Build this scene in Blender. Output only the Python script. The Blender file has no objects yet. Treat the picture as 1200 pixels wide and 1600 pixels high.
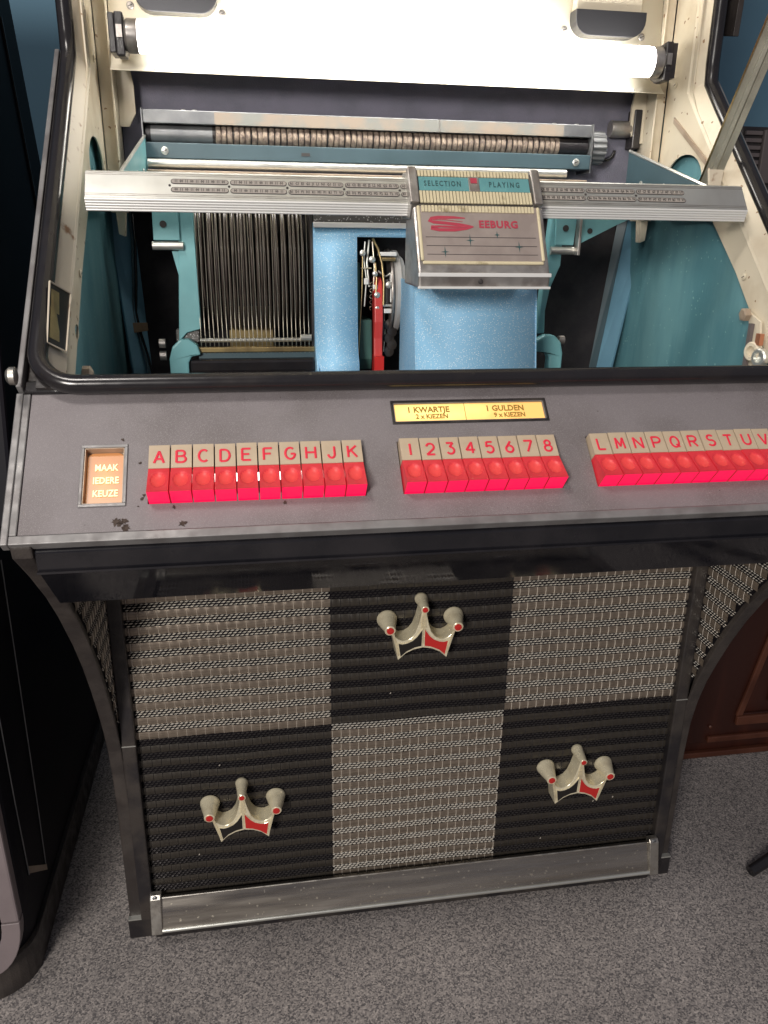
import bpy, bmesh, math, random
from mathutils import Matrix, Vector
from mathutils.geometry import tessellate_polygon
random.seed(7)
sc = bpy.context.scene
col = sc.collection

# ------------------------------------------------------------------ camera
CAM = Vector((-.2218, -.98, 1.026)); YAW, PITCH, ROLL, FPX = 9.5807, 19.5157, .7977, 1240.6
ya, pi_, ro = map(math.radians, (YAW, PITCH, ROLL))
fw = Vector((math.sin(ya)*math.cos(pi_), math.cos(ya)*math.cos(pi_), -math.sin(pi_)))
rt = Vector((math.cos(ya), -math.sin(ya), 0)); up = rt.cross(fw)
rt2 = math.cos(ro)*rt + math.sin(ro)*up; up2 = -math.sin(ro)*rt + math.cos(ro)*up
cd = bpy.data.cameras.new('camera'); cam = bpy.data.objects.new('camera', cd); col.objects.link(cam)
cam.matrix_world = Matrix(((rt2.x, up2.x, -fw.x, CAM.x), (rt2.y, up2.y, -fw.y, CAM.y), (rt2.z, up2.z, -fw.z, CAM.z), (0, 0, 0, 1)))
cd.sensor_fit = 'HORIZONTAL'; cd.sensor_width = 36; cd.lens = FPX/1200*36; cd.clip_start = .02; cd.clip_end = 60
sc.camera = cam
# ------------------------------------------------------------------ light of the room
w = bpy.data.worlds.new('World'); sc.world = w; w.use_nodes = True
bg = w.node_tree.nodes['Background']; bg.inputs[0].default_value = (.62, .60, .68, 1); bg.inputs[1].default_value = .26
def area(name, loc, target, size, power, colour):
    l = bpy.data.lights.new(name, 'AREA'); l.shape = 'DISK'; l.size = size; l.energy = power; l.color = colour
    o = bpy.data.objects.new(name, l); col.objects.link(o); o.location = loc
    o.rotation_euler = (Vector(target)-Vector(loc)).to_track_quat('-Z', 'Y').to_euler(); return o
area('ceiling_lamp', (-.75, -.85, 2.45), (-.05, -.55, 0), .40, 13, (1, .93, .86))
area('room_lamp', (-1.40, -2.6, 1.62), (0, 0, .50), .7, 68, (1, .94, .87))
TUBE = 18.0
vs = sc.view_settings; vs.view_transform = 'Standard'; vs.look = 'None'; vs.exposure = 0; vs.gamma = 1; vs.use_curve_mapping = False
sc.cycles.use_denoising = True; sc.cycles.max_bounces = 8; sc.cycles.sample_clamp_indirect = 6

# ------------------------------------------------------------------ materials
def mat(name, c, rough=.5, metal=0., c2=None, scale=8., amt=1., detail=4, bump=0., bscale=300., emis=None, estr=0., coat=0.,
        specks=None, speck_scale=900., speck_amt=.06, rvar=.0, spec=None, lo=.42, hi=.62, aniso=None, trans=0.):
    m = bpy.data.materials.new(name); m.use_nodes = True; nt = m.node_tree; N = nt.nodes; L = nt.links
    b = N['Principled BSDF']; b.inputs['Roughness'].default_value = rough; b.inputs['Metallic'].default_value = metal
    b.inputs['Base Color'].default_value = (*c, 1)
    if spec is not None: b.inputs['Specular IOR Level'].default_value = spec
    if coat: b.inputs['Coat Weight'].default_value = coat; b.inputs['Coat Roughness'].default_value = .12
    if trans: b.inputs['Transmission Weight'].default_value = trans
    tc = N.new('ShaderNodeTexCoord'); out = None
    def noise(s, d=4, r=.55):
        n = N.new('ShaderNodeTexNoise'); n.inputs['Scale'].default_value = s; n.inputs['Detail'].default_value = d; n.inputs['Roughness'].default_value = r
        if aniso:
            mp = N.new('ShaderNodeMapping'); mp.inputs['Scale'].default_value = aniso; L.new(tc.outputs['Object'], mp.inputs[0]); L.new(mp.outputs[0], n.inputs['Vector'])
        else: L.new(tc.outputs['Object'], n.inputs['Vector'])
        return n
    def ramp(sock, a, bb):
        r = N.new('ShaderNodeMapRange'); r.inputs[1].default_value = a; r.inputs[2].default_value = bb; L.new(sock, r.inputs[0]); return r.outputs[0]
    def mix(f, a, bb):
        x = N.new('ShaderNodeMix'); x.data_type = 'RGBA'
        L.new(f, x.inputs[0])
        for s, i in ((a, 6), (bb, 7)):
            if isinstance(s, tuple): x.inputs[i].default_value = (*s, 1)
            else: L.new(s, x.inputs[i])
        return x.outputs[2]
    if c2 is not None:
        n = noise(scale, detail); f = ramp(n.outputs[0], lo, hi)
        if amt != 1:
            q = N.new('ShaderNodeMath'); q.operation = 'MULTIPLY'; q.inputs[1].default_value = amt; L.new(f, q.inputs[0]); f = q.outputs[0]
        out = mix(f, c, c2)
    if specks is not None:
        v = N.new('ShaderNodeTexVoronoi'); v.inputs['Scale'].default_value = speck_scale; L.new(tc.outputs['Object'], v.inputs['Vector'])
        sp = N.new('ShaderNodeSeparateColor'); L.new(v.outputs['Color'], sp.inputs[0])
        q = N.new('ShaderNodeMath'); q.operation = 'LESS_THAN'; q.inputs[1].default_value = speck_amt; L.new(sp.outputs[0], q.inputs[0])
        out = mix(q.outputs[0], out if out is not None else c, specks)
    if out is not None: L.new(out, b.inputs['Base Color'])
    if rvar:
        n = noise(scale*2.3, 5); r = N.new('ShaderNodeMapRange'); r.inputs[1].default_value = .35; r.inputs[2].default_value = .65
        r.inputs[3].default_value = max(.02, rough-rvar); r.inputs[4].default_value = min(1, rough+rvar); L.new(n.outputs[0], r.inputs[0]); L.new(r.outputs[0], b.inputs['Roughness'])
    if bump:
        n = noise(bscale, 3, .6); bp = N.new('ShaderNodeBump'); bp.inputs['Strength'].default_value = bump; bp.inputs['Distance'].default_value = .002
        L.new(n.outputs[0], bp.inputs['Height']); L.new(bp.outputs[0], b.inputs['Normal'])
    if emis is not None:
        b.inputs['Emission Color'].default_value = (*emis, 1); b.inputs['Emission Strength'].default_value = estr
    return m
def glow(name, inner, outer, strength, centre, radius, scale=60.):
    """a lit sign: lamp glow put into the glass colour, browner towards its edge"""
    m = bpy.data.materials.new(name); m.use_nodes = True; nt = m.node_tree; N = nt.nodes; L = nt.links; b = N['Principled BSDF']
    tc = N.new('ShaderNodeTexCoord'); n = N.new('ShaderNodeTexNoise'); n.inputs['Scale'].default_value = scale; L.new(tc.outputs['Object'], n.inputs['Vector'])
    mp = N.new('ShaderNodeMapping'); mp.inputs['Location'].default_value = [-a/b_ for a, b_ in zip(centre, radius)]; mp.inputs['Scale'].default_value = [1/r for r in radius]
    L.new(tc.outputs['Object'], mp.inputs[0])
    g = N.new('ShaderNodeVectorMath'); g.operation = 'LENGTH'; L.new(mp.outputs[0], g.inputs[0])
    a = N.new('ShaderNodeMath'); a.operation = 'MULTIPLY_ADD'; a.inputs[1].default_value = .5; L.new(n.outputs[0], a.inputs[0]); L.new(g.outputs['Value'], a.inputs[2])
    r = N.new('ShaderNodeValToRGB'); L.new(a.outputs[0], r.inputs[0]); r.color_ramp.elements[0].position = .3; r.color_ramp.elements[1].position = 1.15
    r.color_ramp.elements[0].color = (*inner, 1); r.color_ramp.elements[1].color = (*outer, 1)  # lamp glow painted strongest at the centre, fading outwards
    L.new(r.outputs[0], b.inputs['Base Color']); L.new(r.outputs[0], b.inputs['Emission Color']); b.inputs['Emission Strength'].default_value = strength
    b.inputs['Roughness'].default_value = .3
    return m

M = {}
M['black_gloss'] = mat('black_lacquer', (.010, .010, .013), .06, c2=(.018, .017, .02), scale=14, rvar=.04, spec=.5)
M['black_satin'] = mat('black_paint', (.018, .016, .018), .38, c2=(.045, .038, .034), scale=18, rvar=.12, bump=.15)
M['black_matt'] = mat('black_fibre', (.022, .019, .022), .85, c2=(.035, .03, .032), scale=30, bump=.3)
M['side'] = mat('brown_black_vinyl', (.034, .028, .026), .46, c2=(.055, .046, .041), scale=22, rvar=.15, bump=.3, bscale=500)
M['rubber'] = mat('black_rubber', (.014, .013, .015), .22, c2=(.022, .019, .019), scale=20, lo=.5, hi=.75, rvar=.04)
M['gunmetal'] = mat('gunmetal', (.055, .055, .06), .3, .6)
M['dull_alu'] = mat('dull_aluminium', (.42, .41, .34), .36, .35, c2=(.34, .33, .27), scale=20)
M['zinc'] = mat('dull_zinc', (.20, .205, .21), .42, .5, c2=(.15, .155, .165), scale=30, rvar=.1)
M['panel'] = mat('grey_mauve_plastic', (.20, .18, .188), .46, c2=(.135, .118, .118), scale=11, detail=7, lo=.42, hi=.74, specks=(.255, .235, .24), speck_scale=2400, speck_amt=.14, bump=.2, bscale=1400, rvar=.08)
M['panel_edge'] = mat('grey_anodised_trim', (.25, .245, .245), .48, .35, c2=(.18, .17, .17), scale=25, rvar=.1)
M['chrome'] = mat('worn_chrome', (.50, .48, .44), .36, .9, c2=(.36, .33, .29), scale=35, lo=.5, hi=.75, rvar=.12, bump=.1, bscale=220)
M['kick'] = mat('scuffed_steel', (.50, .465, .41), .23, .95, c2=(.33, .30, .26), scale=7, aniso=(.35, 1, 4), rvar=.12, specks=(.80, .74, .60), speck_scale=420, speck_amt=.012, bump=.10, bscale=40)
M['silver'] = mat('brushed_aluminium', (.66, .67, .63), .34, .75, c2=(.58, .58, .54), scale=12, rvar=.05)
M['silver_soft'] = mat('satin_pot_metal', (.44, .42, .40), .38, .75, c2=(.30, .27, .25), scale=40, rvar=.1)
M['silver_bright'] = mat('bright_aluminium', (.88, .88, .86), .36, .35)
M['cream'] = mat('cream_paint', (.66, .59, .46), .5, c2=(.50, .41, .29), scale=13, lo=.48, hi=.75, rvar=.1, bump=.12, bscale=90, specks=(.28, .18, .10), speck_scale=330, speck_amt=.006)
M['cream_rust'] = mat('cream_paint_rusty', (.62, .55, .44), .5, c2=(.26, .14, .07), scale=26, lo=.60, hi=.66, bump=.1)
M['reflector'] = mat('white_enamel', (.80, .755, .64), .4, c2=(.74, .68, .55), scale=9)
M['tan'] = mat('tan_metal', (.48, .38, .29), .45, .3, c2=(.35, .27, .2), scale=20)
M['teal'] = mat('teal_paint', (.135, .30, .335), .55, c2=(.085, .225, .265), scale=9, aniso=(1, 1.6, .45), bump=.15, bscale=160, rvar=.1, specks=(.24, .42, .43), speck_scale=480, speck_amt=.005)
M['blue_post'] = mat('blue_grey_paint', (.15, .31, .42), .5, c2=(.125, .27, .37), scale=9, bump=.1)
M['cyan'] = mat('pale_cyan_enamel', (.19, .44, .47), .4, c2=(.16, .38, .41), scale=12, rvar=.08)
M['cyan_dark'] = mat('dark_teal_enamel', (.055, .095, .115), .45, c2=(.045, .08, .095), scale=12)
M['blue_flake'] = mat('blue_metal_flake', (.30, .59, .84), .62, .10, c2=(.27, .55, .80), scale=10, specks=(.82, .93, 1), speck_scale=1450, speck_amt=.055)
M['back_blue'] = mat('dark_blue_felt', (.17, .165, .215), .8, c2=(.14, .14, .18), scale=20, bump=.35, bscale=500)
M['grey_fleck'] = mat('grey_fleck_metal', (.12, .115, .11), .5, .4, specks=(.5, .5, .5), speck_scale=800, speck_amt=.08)
M['vinyl'] = mat('record_vinyl', (.065, .053, .047), .26, c2=(.085, .07, .06), scale=30)
M['wire'] = mat('bright_wire', (.62, .57, .46), .3, 1.)
M['brass'] = mat('aged_brass', (.58, .45, .22), .32, 1., c2=(.42, .32, .17), scale=40)
M['gold'] = mat('champagne_metal', (.95, .87, .64), .22, .40, c2=(.78, .69, .49), scale=70, lo=.5, hi=.7, rvar=.08, bump=.05, bscale=300)
M['enamel_red'] = mat('red_enamel', (.55, .025, .022), .3)
M['enamel_black'] = mat('black_enamel', (.015, .013, .012), .3)
M['red_plastic'] = mat('red_lever_paint', (.62, .055, .05), .38)
M['key_top'] = mat('red_key_plastic', (.55, .035, .045), .42, c2=(.36, .022, .03), scale=45, lo=.45, hi=.8, emis=(1, .02, .045), estr=.17, rvar=.1)  # lamp light through the cap put in as the plastic's own glow
M['key_dimple'] = mat('red_key_glow_dimple', (.58, .05, .05), .40, c2=(.44, .04, .04), scale=60, emis=(1, .07, .065), estr=.28)  # paler copy of the cap, stronger glow put in for a brighter dimple
M['key_front'] = mat('red_key_lit_edge', (.60, .01, .05), .25, emis=(1, .0, .085), estr=.72)  # backlight on the front face put in as emission
M['plate'] = mat('beige_key_plate', (.50, .40, .285), .5, c2=(.45, .355, .25), scale=30)
M['letter'] = mat('red_lettering', (.62, .02, .05), .5, emis=(1, .02, .06), estr=.12)
M['keylamp'] = mat('key_lamp_glass', (1, 1, 1), .5, emis=(1, .93, .86), estr=3.5)
M['glow_orange'] = glow('lit_orange_glass', (1.0, .21, .055), (.36, .15, .05), .80, (0, .0, 0), (.017, .030, 1), 90)
M['glow_yellow'] = glow('lit_yellow_glass', (1.0, .72, .24), (.72, .40, .12), .92, (-.045, .0, 0), (.13, .030, 1), 60)
M['txt_cream'] = mat('lit_cream_lettering', (.9, .8, .5), .5, emis=(1, .84, .45), estr=.62)
M['txt_brown'] = mat('brown_print', (.23, .14, .03), .6, emis=(.5, .28, .04), estr=.25)
M['badge'] = mat('badge_plate', (.40, .34, .31), .42, .35, c2=(.34, .285, .26), scale=30)
M['badge_cream'] = mat('badge_cream_paint', (.62, .55, .37), .45, c2=(.30, .25, .14), scale=55, lo=.58, hi=.72)
M['badge_red'] = mat('badge_red', (.40, .045, .075), .45)
M['badge_green'] = mat('badge_green_print', (.028, .085, .09), .5)
M['badge_dark'] = mat('badge_dark_line', (.05, .045, .045), .5)
M['teal_glass'] = mat('teal_window', (.10, .27, .29), .22, c2=(.12, .31, .33), scale=20)
M['slot'] = mat('slot_paper', (.34, .31, .28), .6)
M['slot_dark'] = mat('slot_shadow', (.04, .035, .035), .6)
M['coil'] = mat('coil_core', (.34, .27, .21), .55, .2, c2=(.16, .12, .10), scale=160, bump=.5, bscale=900)
M['label_paper'] = mat('yellowed_label', (.27, .22, .175), .6, c2=(.20, .205, .19), scale=25)
M['tube'] = mat('lit_tube', (1, 1, 1), .4, emis=(1, .965, .90), estr=TUBE)
M['grey_white'] = mat('grey_white_casting', (.48, .47, .45), .5, c2=(.38, .37, .36), scale=20)
M['green'] = mat('dark_green_plate', (.035, .10, .085), .4, c2=(.05, .14, .12), scale=12)
M['tape'] = mat('brown_tape', (.26, .17, .10), .6)
M['cloth_brown'] = mat('bronze_lurex', (.26, .215, .172), .32, .5, c2=(.17, .138, .108), scale=25, aniso=(1, 1, 40), bump=.15, bscale=40)
M['cloth_gold'] = mat('pale_lurex_thread', (.97, .92, .83), .24, .5)
M['cloth_wire'] = mat('silver_thread', (.82, .75, .66), .32, .4)
M['cloth_back'] = mat('cloth_backing', (.008, .007, .009), .9, spec=.1)
M['cloth_black'] = mat('black_lurex', (.032, .027, .022), .45, .15, c2=(.045, .038, .030), scale=25, aniso=(1, 1, 40), bump=.15, bscale=40)
M['cloth_bthread'] = mat('black_thread', (.055, .050, .050), .32, .3)
M['wall'] = mat('blue_wall_paint', (.105, .215, .30), .75, c2=(.09, .19, .27), scale=4, bump=.15, bscale=120)
M['neighbour'] = mat('blue_black_lacquer', (.006, .006, .010), .55, c2=(.010, .009, .013), scale=10, spec=.15)
M['skirt'] = mat('mauve_grey_plastic', (.20, .165, .17), .5, c2=(.17, .14, .145), scale=10, bump=.1)
M['wood'] = mat('red_brown_wood', (.060, .016, .009), .40, c2=(.030, .008, .005), scale=9, aniso=(1, 1, .12), rvar=.08)
M['wood_edge'] = mat('worn_wood_edge', (.10, .034, .019), .4, c2=(.065, .020, .011), scale=12)
M['grey_slats'] = mat('grey_radio_slat', (.13, .11, .11), .6)

def carpet():
    m = bpy.data.materials.new('speckled_carpet'); m.use_nodes = True; nt = m.node_tree; N = nt.nodes; L = nt.links; b = N['Principled BSDF']
    b.inputs['Roughness'].default_value = .95; b.inputs['Specular IOR Level'].default_value = .1
    tc = N.new('ShaderNodeTexCoord')
    v = N.new('ShaderNodeTexVoronoi'); v.inputs['Scale'].default_value = 470; v.inputs['Randomness'].default_value = 1
    n0 = N.new('ShaderNodeTexNoise'); n0.inputs['Scale'].default_value = 90; L.new(tc.outputs['Object'], n0.inputs['Vector'])
    mx = N.new('ShaderNodeVectorMath'); mx.operation = 'MULTIPLY_ADD'; mx.inputs[1].default_value = (.004, .004, .004); L.new(n0.outputs['Color'], mx.inputs[0]); L.new(tc.outputs['Object'], mx.inputs[2])
    L.new(mx.outputs[0], v.inputs['Vector'])
    s = N.new('ShaderNodeSeparateColor'); L.new(v.outputs['Color'], s.inputs[0])
    r = N.new('ShaderNodeValToRGB'); L.new(s.outputs[0], r.inputs[0]); e = r.color_ramp.elements; r.color_ramp.interpolation = 'LINEAR'
    e[0].position = 0; e[0].color = (.085, .080, .083, 1); e[1].position = 1; e[1].color = (.38, .345, .325, 1)
    for p, c in ((.24, (.135, .125, .126, 1)), (.44, (.218, .201, .195, 1)), (.8, (.275, .250, .238, 1))):
        x = e.new(p); x.color = c
    n = N.new('ShaderNodeTexNoise'); n.inputs['Scale'].default_value = 3.5; n.inputs['Detail'].default_value = 5; L.new(tc.outputs['Object'], n.inputs['Vector'])
    mr = N.new('ShaderNodeMapRange'); mr.inputs[1].default_value = .3; mr.inputs[2].default_value = .7; mr.inputs[3].default_value = 1.05; mr.inputs[4].default_value = 1.45; L.new(n.outputs[0], mr.inputs[0])
    mm = N.new('ShaderNodeVectorMath'); mm.operation = 'SCALE'; L.new(r.outputs[0], mm.inputs[0]); L.new(mr.outputs[0], mm.inputs['Scale']); L.new(mm.outputs[0], b.inputs['Base Color'])
    bp = N.new('ShaderNodeBump'); bp.inputs['Strength'].default_value = .5; bp.inputs['Distance'].default_value = .003; L.new(s.outputs[0], bp.inputs['Height']); L.new(bp.outputs[0], b.inputs['Normal'])
    return m
M['carpet'] = carpet()

# ------------------------------------------------------------------ mesh helpers
I4 = Matrix.Identity(4)
class MB:
    def __init__(s): s.v = []; s.f = []; s.m = []
    def add(s, vs, fs, mi=0, T=None):
        o = len(s.v); s.v += [tuple(T @ Vector(p)) if T is not None else tuple(p) for p in vs]
        for f in fs: s.f.append([i+o for i in f]); s.m.append(mi)
        return s
    def box(s, x0, x1, y0, y1, z0, z1, mi=0, T=None):
        return s.add([(x0, y0, z0), (x1, y0, z0), (x1, y1, z0), (x0, y1, z0), (x0, y0, z1), (x1, y0, z1), (x1, y1, z1), (x0, y1, z1)],
                     [(0, 3, 2, 1), (4, 5, 6, 7), (0, 1, 5, 4), (1, 2, 6, 5), (2, 3, 7, 6), (3, 0, 4, 7)], mi, T)
    def prism(s, poly, a, b, to, holes=(), mi=0, T=None):
        """poly (p,q) extruded between a and b; to(p,q,d) -> xyz"""
        loops = [list(poly)]+[list(h) for h in holes]; flat = [p for l in loops for p in l]; n = len(flat)
        tris = tessellate_polygon([[Vector((p[0], p[1], 0)) for p in l] for l in loops])
        vs = [to(p[0], p[1], a) for p in flat]+[to(p[0], p[1], b) for p in flat]
        fs = [tuple(t) for t in tris]+[tuple(i+n for i in reversed(t)) for t in tris]
        k = 0
        for l in loops:
            m_ = len(l)
            for i in range(m_): j = (i+1) % m_; fs.append((k+i, k+j, k+j+n, k+i+n))
            k += m_
        return s.add(vs, fs, mi, T)
    def tube(s, pts, r, seg=10, mi=0, T=None, cap=True):
        pts = [Vector(p) for p in pts]; rings = []; n = len(pts); prev = None
        for i, p in enumerate(pts):
            d = ((pts[min(i+1, n-1)]-p).normalized()+(p-pts[max(i-1, 0)]).normalized()).normalized()
            if prev is None:
                a = Vector((0, 0, 1)) if abs(d.z) < .9 else Vector((1, 0, 0)); u = d.cross(a).normalized()
            else: u = (prev-d*prev.dot(d)).normalized()
            prev = u; q = d.cross(u); rr = r[i] if isinstance(r, (list, tuple)) else r
            rings.append([p+rr*(math.cos(t)*u+math.sin(t)*q) for t in [2*math.pi*k/seg for k in range(seg)]])
        vs = [tuple(q) for rg in rings for q in rg]; fs = []
        for i in range(n-1):
            for k in range(seg): l = (k+1) % seg; fs.append((i*seg+k, i*seg+l, (i+1)*seg+l, (i+1)*seg+k))
        if cap: fs += [tuple(reversed(range(seg))), tuple(range((n-1)*seg, n*seg))]
        return s.add(vs, fs, mi, T)
    def lathe(s, prof, c, axis, seg=24, mi=0, T=None):
        """prof list of (radius, distance along axis)"""
        ax = Vector(axis).normalized(); a = Vector((0, 0, 1)) if abs(ax.z) < .9 else Vector((1, 0, 0)); u = ax.cross(a).normalized(); q = ax.cross(u); c = Vector(c)
        vs = []; fs = []
        for r, d in prof: vs += [tuple(c+ax*d+max(r, 1e-5)*(math.cos(t)*u+math.sin(t)*q)) for t in [2*math.pi*k/seg for k in range(seg)]]
        for i in range(len(prof)-1):
            for k in range(seg): l = (k+1) % seg; fs.append((i*seg+k, i*seg+l, (i+1)*seg+l, (i+1)*seg+k))
        fs += [tuple(reversed(range(seg))), tuple(range((len(prof)-1)*seg, len(prof)*seg))]
        return s.add(vs, fs, mi, T)
    def mesh(s, name, mats, smooth=None):
        me = bpy.data.meshes.new(name); me.from_pydata(s.v, [], s.f)
        for m in (mats if isinstance(mats, (list, tuple)) else [mats]): me.materials.append(m)
        me.polygons.foreach_set('material_index', s.m)
        bm = bmesh.new(); bm.from_mesh(me); bmesh.ops.recalc_face_normals(bm, faces=bm.faces); bm.to_mesh(me); bm.free()
        if smooth:
            me.polygons.foreach_set('use_smooth', [True]*len(me.polygons)); me.set_sharp_from_angle(angle=math.radians(smooth))
        me.update(); return me
    def build(s, name, mats, parent=None, smooth=None, bevel=0, loc=None, solid=0, **props):
        o = bpy.data.objects.new(name, s.mesh(name, mats, smooth)); col.objects.link(o)
        if parent: o.parent = parent
        if loc is not None: o.location = loc
        if solid: md = o.modifiers.new('thick', 'SOLIDIFY'); md.thickness = solid; md.offset = -1
        if bevel:
            md = o.modifiers.new('edge', 'BEVEL'); md.width = bevel; md.segments = 2; md.limit_method = 'ANGLE'; md.angle_limit = math.radians(35); md.harden_normals = False
        for k, v in props.items(): o[k] = v
        return o
def YZ(p, q, d): return (d, p, q)          # polygon in the side plane, extruded along x
def XZ(p, q, d): return (p, d, q)          # polygon in the front plane, extruded along y
def frame(o, sdir, xdir=(1, 0, 0)):
    """local x = xdir, local y = up the surface, local z = out of it"""
    X = Vector(xdir).normalized(); S = Vector(sdir).normalized(); N = X.cross(S); o = Vector(o)
    return Matrix(((X.x, S.x, N.x, o.x), (X.y, S.y, N.y, o.y), (X.z, S.z, N.z, o.z), (0, 0, 0, 1)))
def Tr(x, y, z): return Matrix.Translation((x, y, z))
def txt(body, size, T, m, name, parent, ext=.0003, sx=1., align='CENTER', res=2, space=1., thick=0., loc=None):
    cu = bpy.data.curves.new('t', 'FONT'); cu.body = body; cu.size = size; cu.align_x = align; cu.align_y = 'CENTER'; cu.extrude = ext; cu.resolution_u = res; cu.space_character = space; cu.offset = thick
    o = bpy.data.objects.new('t', cu); col.objects.link(o); bpy.context.view_layer.update()
    me = bpy.data.meshes.new_from_object(o.evaluated_get(bpy.context.evaluated_depsgraph_get())); bpy.data.objects.remove(o); bpy.data.curves.remove(cu)
    me.transform(T @ Matrix.Diagonal((sx, 1, 1, 1))); me.materials.clear(); me.materials.append(m)
    ob = bpy.data.objects.new(name, me); col.objects.link(ob); ob.parent = parent; return ob
def strokes(lines, r, T, m, name, parent, seg=6):
    b = MB()
    for l in lines:
        run = [l[0]]
        for i in range(1, len(l)):
            run.append(l[i])
            if i == len(l)-1 or (Vector(l[i])-Vector(l[i-1])).angle(Vector(l[i+1])-Vector(l[i]), 0) > .8:
                b.tube(run, r, seg, 0, T); run = [l[i]]
    return b.build(name, m, parent, smooth=60)
def arc(cx, cy, r, a0, a1, n, ry=None):
    ry = r if ry is None else ry
    return [(cx+r*math.cos(math.radians(a0+(a1-a0)*i/n)), cy+ry*math.sin(math.radians(a0+(a1-a0)*i/n))) for i in range(n+1)]
def screw(x, y, z, n, r, parent, m=None):
    b = MB(); b.lathe([(r, 0), (r, .0012), (r*.7, .002)], (x, y, z), n, 12)
    ax = Vector(n).normalized(); a = Vector((0, 0, 1)) if abs(ax.z) < .9 else Vector((1, 0, 0)); u = ax.cross(a).normalized()
    q = ax.cross(u); c = Vector((x, y, z))+ax*.0021; d = (u+q*.4).normalized(); e = ax.cross(d)
    b.add([tuple(c+d*r*.65+e*r*.12), tuple(c-d*r*.65+e*r*.12), tuple(c-d*r*.65-e*r*.12), tuple(c+d*r*.65-e*r*.12)], [(0, 1, 2, 3)], 1)
    return b.build('screw', [m or M['silver'], M['slot_dark']], parent, smooth=40)
def thing(name, label, cat, loc=(0, 0, 0), group=None):
    o = bpy.data.objects.new(name, None); col.objects.link(o); o.location = loc; o.empty_display_size = .1; o['label'] = label; o['category'] = cat
    if group: o['group'] = group
    return o

# ================================================================== SETTING
b = MB(); b.add([(-6, -5, 0), (6, -5, 0), (6, 6, 0), (-6, 6, 0)], [(0, 1, 2, 3)]); b.build('carpet_floor', M['carpet'], kind='structure')
b = MB(); b.box(-6, 6, .95, 1.0, 0, 3); b.build('back_wall', M['wall'], kind='structure')

# ================================================================== JUKEBOX CABINET
J = thing('jukebox', 'open jukebox with red selection keys, lit tube and black-and-gold checkered grille', 'jukebox')
A0, ZP = -.287, .762
S = Vector((0, .7202, .6938)); Nn = Vector((0, -.6938, .7202))
PM = frame((0, A0, ZP), S)                       # (x, s up the sloping panel, h out of it)
def P(x, s, h=0): return tuple(PM @ Vector((x, s, h)))
curve = [(0, 0), (0, .24), (-.004, .30), (-.013, .345), (-.027, .39), (-.044, .43), (-.066, .477), (-.092, .525), (-.122, .572), (-.158, .620), (-.20, .668), (-.243, .710), (-.284, .746)]
kink = (.186, 1.2235)
side_poly = curve+[(A0, ZP-.004)]+[(kink[0]+.002, kink[1]-.002), (.19, 1.62), (.42, 1.62), (.42, 0)]
for sx in (-1, 1):
    b = MB(); b.prism(side_poly, sx*.421, sx*.4395, YZ); sw = b.build('side_wall', M['side'], J, bevel=.002)
    # inner lining above the deck, teal
    lin = [(-.20, .80), (-.16, .865), (.19, 1.20), (.40, 1.20), (.40, .70), (-.10, .70)]
    b = MB(); b.prism(lin, sx*.4185, sx*.4208, YZ); b.build('inner_lining', M['teal'], J)
    # grey trim running along the outer edge of the slope
    def sp(s, h): v = PM @ Vector((0, s, h)); return (v.y, v.z)
    b = MB(); b.prism([sp(.161, -.008), sp(.668, -.008), sp(.668, .010), sp(.161, .010)], sx*.4400, sx*.4455, YZ); b.build('side_trim', M['panel_edge'], J, bevel=.001)
    b = MB(); b.prism([sp(-.002, -.010), sp(.159, -.010), sp(.159, .002), sp(-.002, .002)], sx*.4400, sx*.4465, YZ); b.build('panel_side_trim', M['panel_edge'], J, bevel=.001)
    # base plinth foot at the bottom of each side, with a bright seam line
    b = MB(); b.box(min(sx*.403, sx*.4415), max(sx*.403, sx*.4415), -.006, .41, .001, .037); b.build('side_foot', M['black_satin'], J, bevel=.0015)
    b = MB(); b.box(min(sx*.404, sx*.4405), max(sx*.404, sx*.4405), -.0075, 0, .037, .0395); b.build('seam_strip', M['silver'], J)
b = MB(); b.box(-.42, .42, .405, .42, .05, 1.62); b.build('rear_wall', M['black_matt'], J)
b = MB(); b.box(-.42, .42, -.05, .404, .776, .782); b.build('mechanism_deck', M['black_matt'], J)

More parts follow.
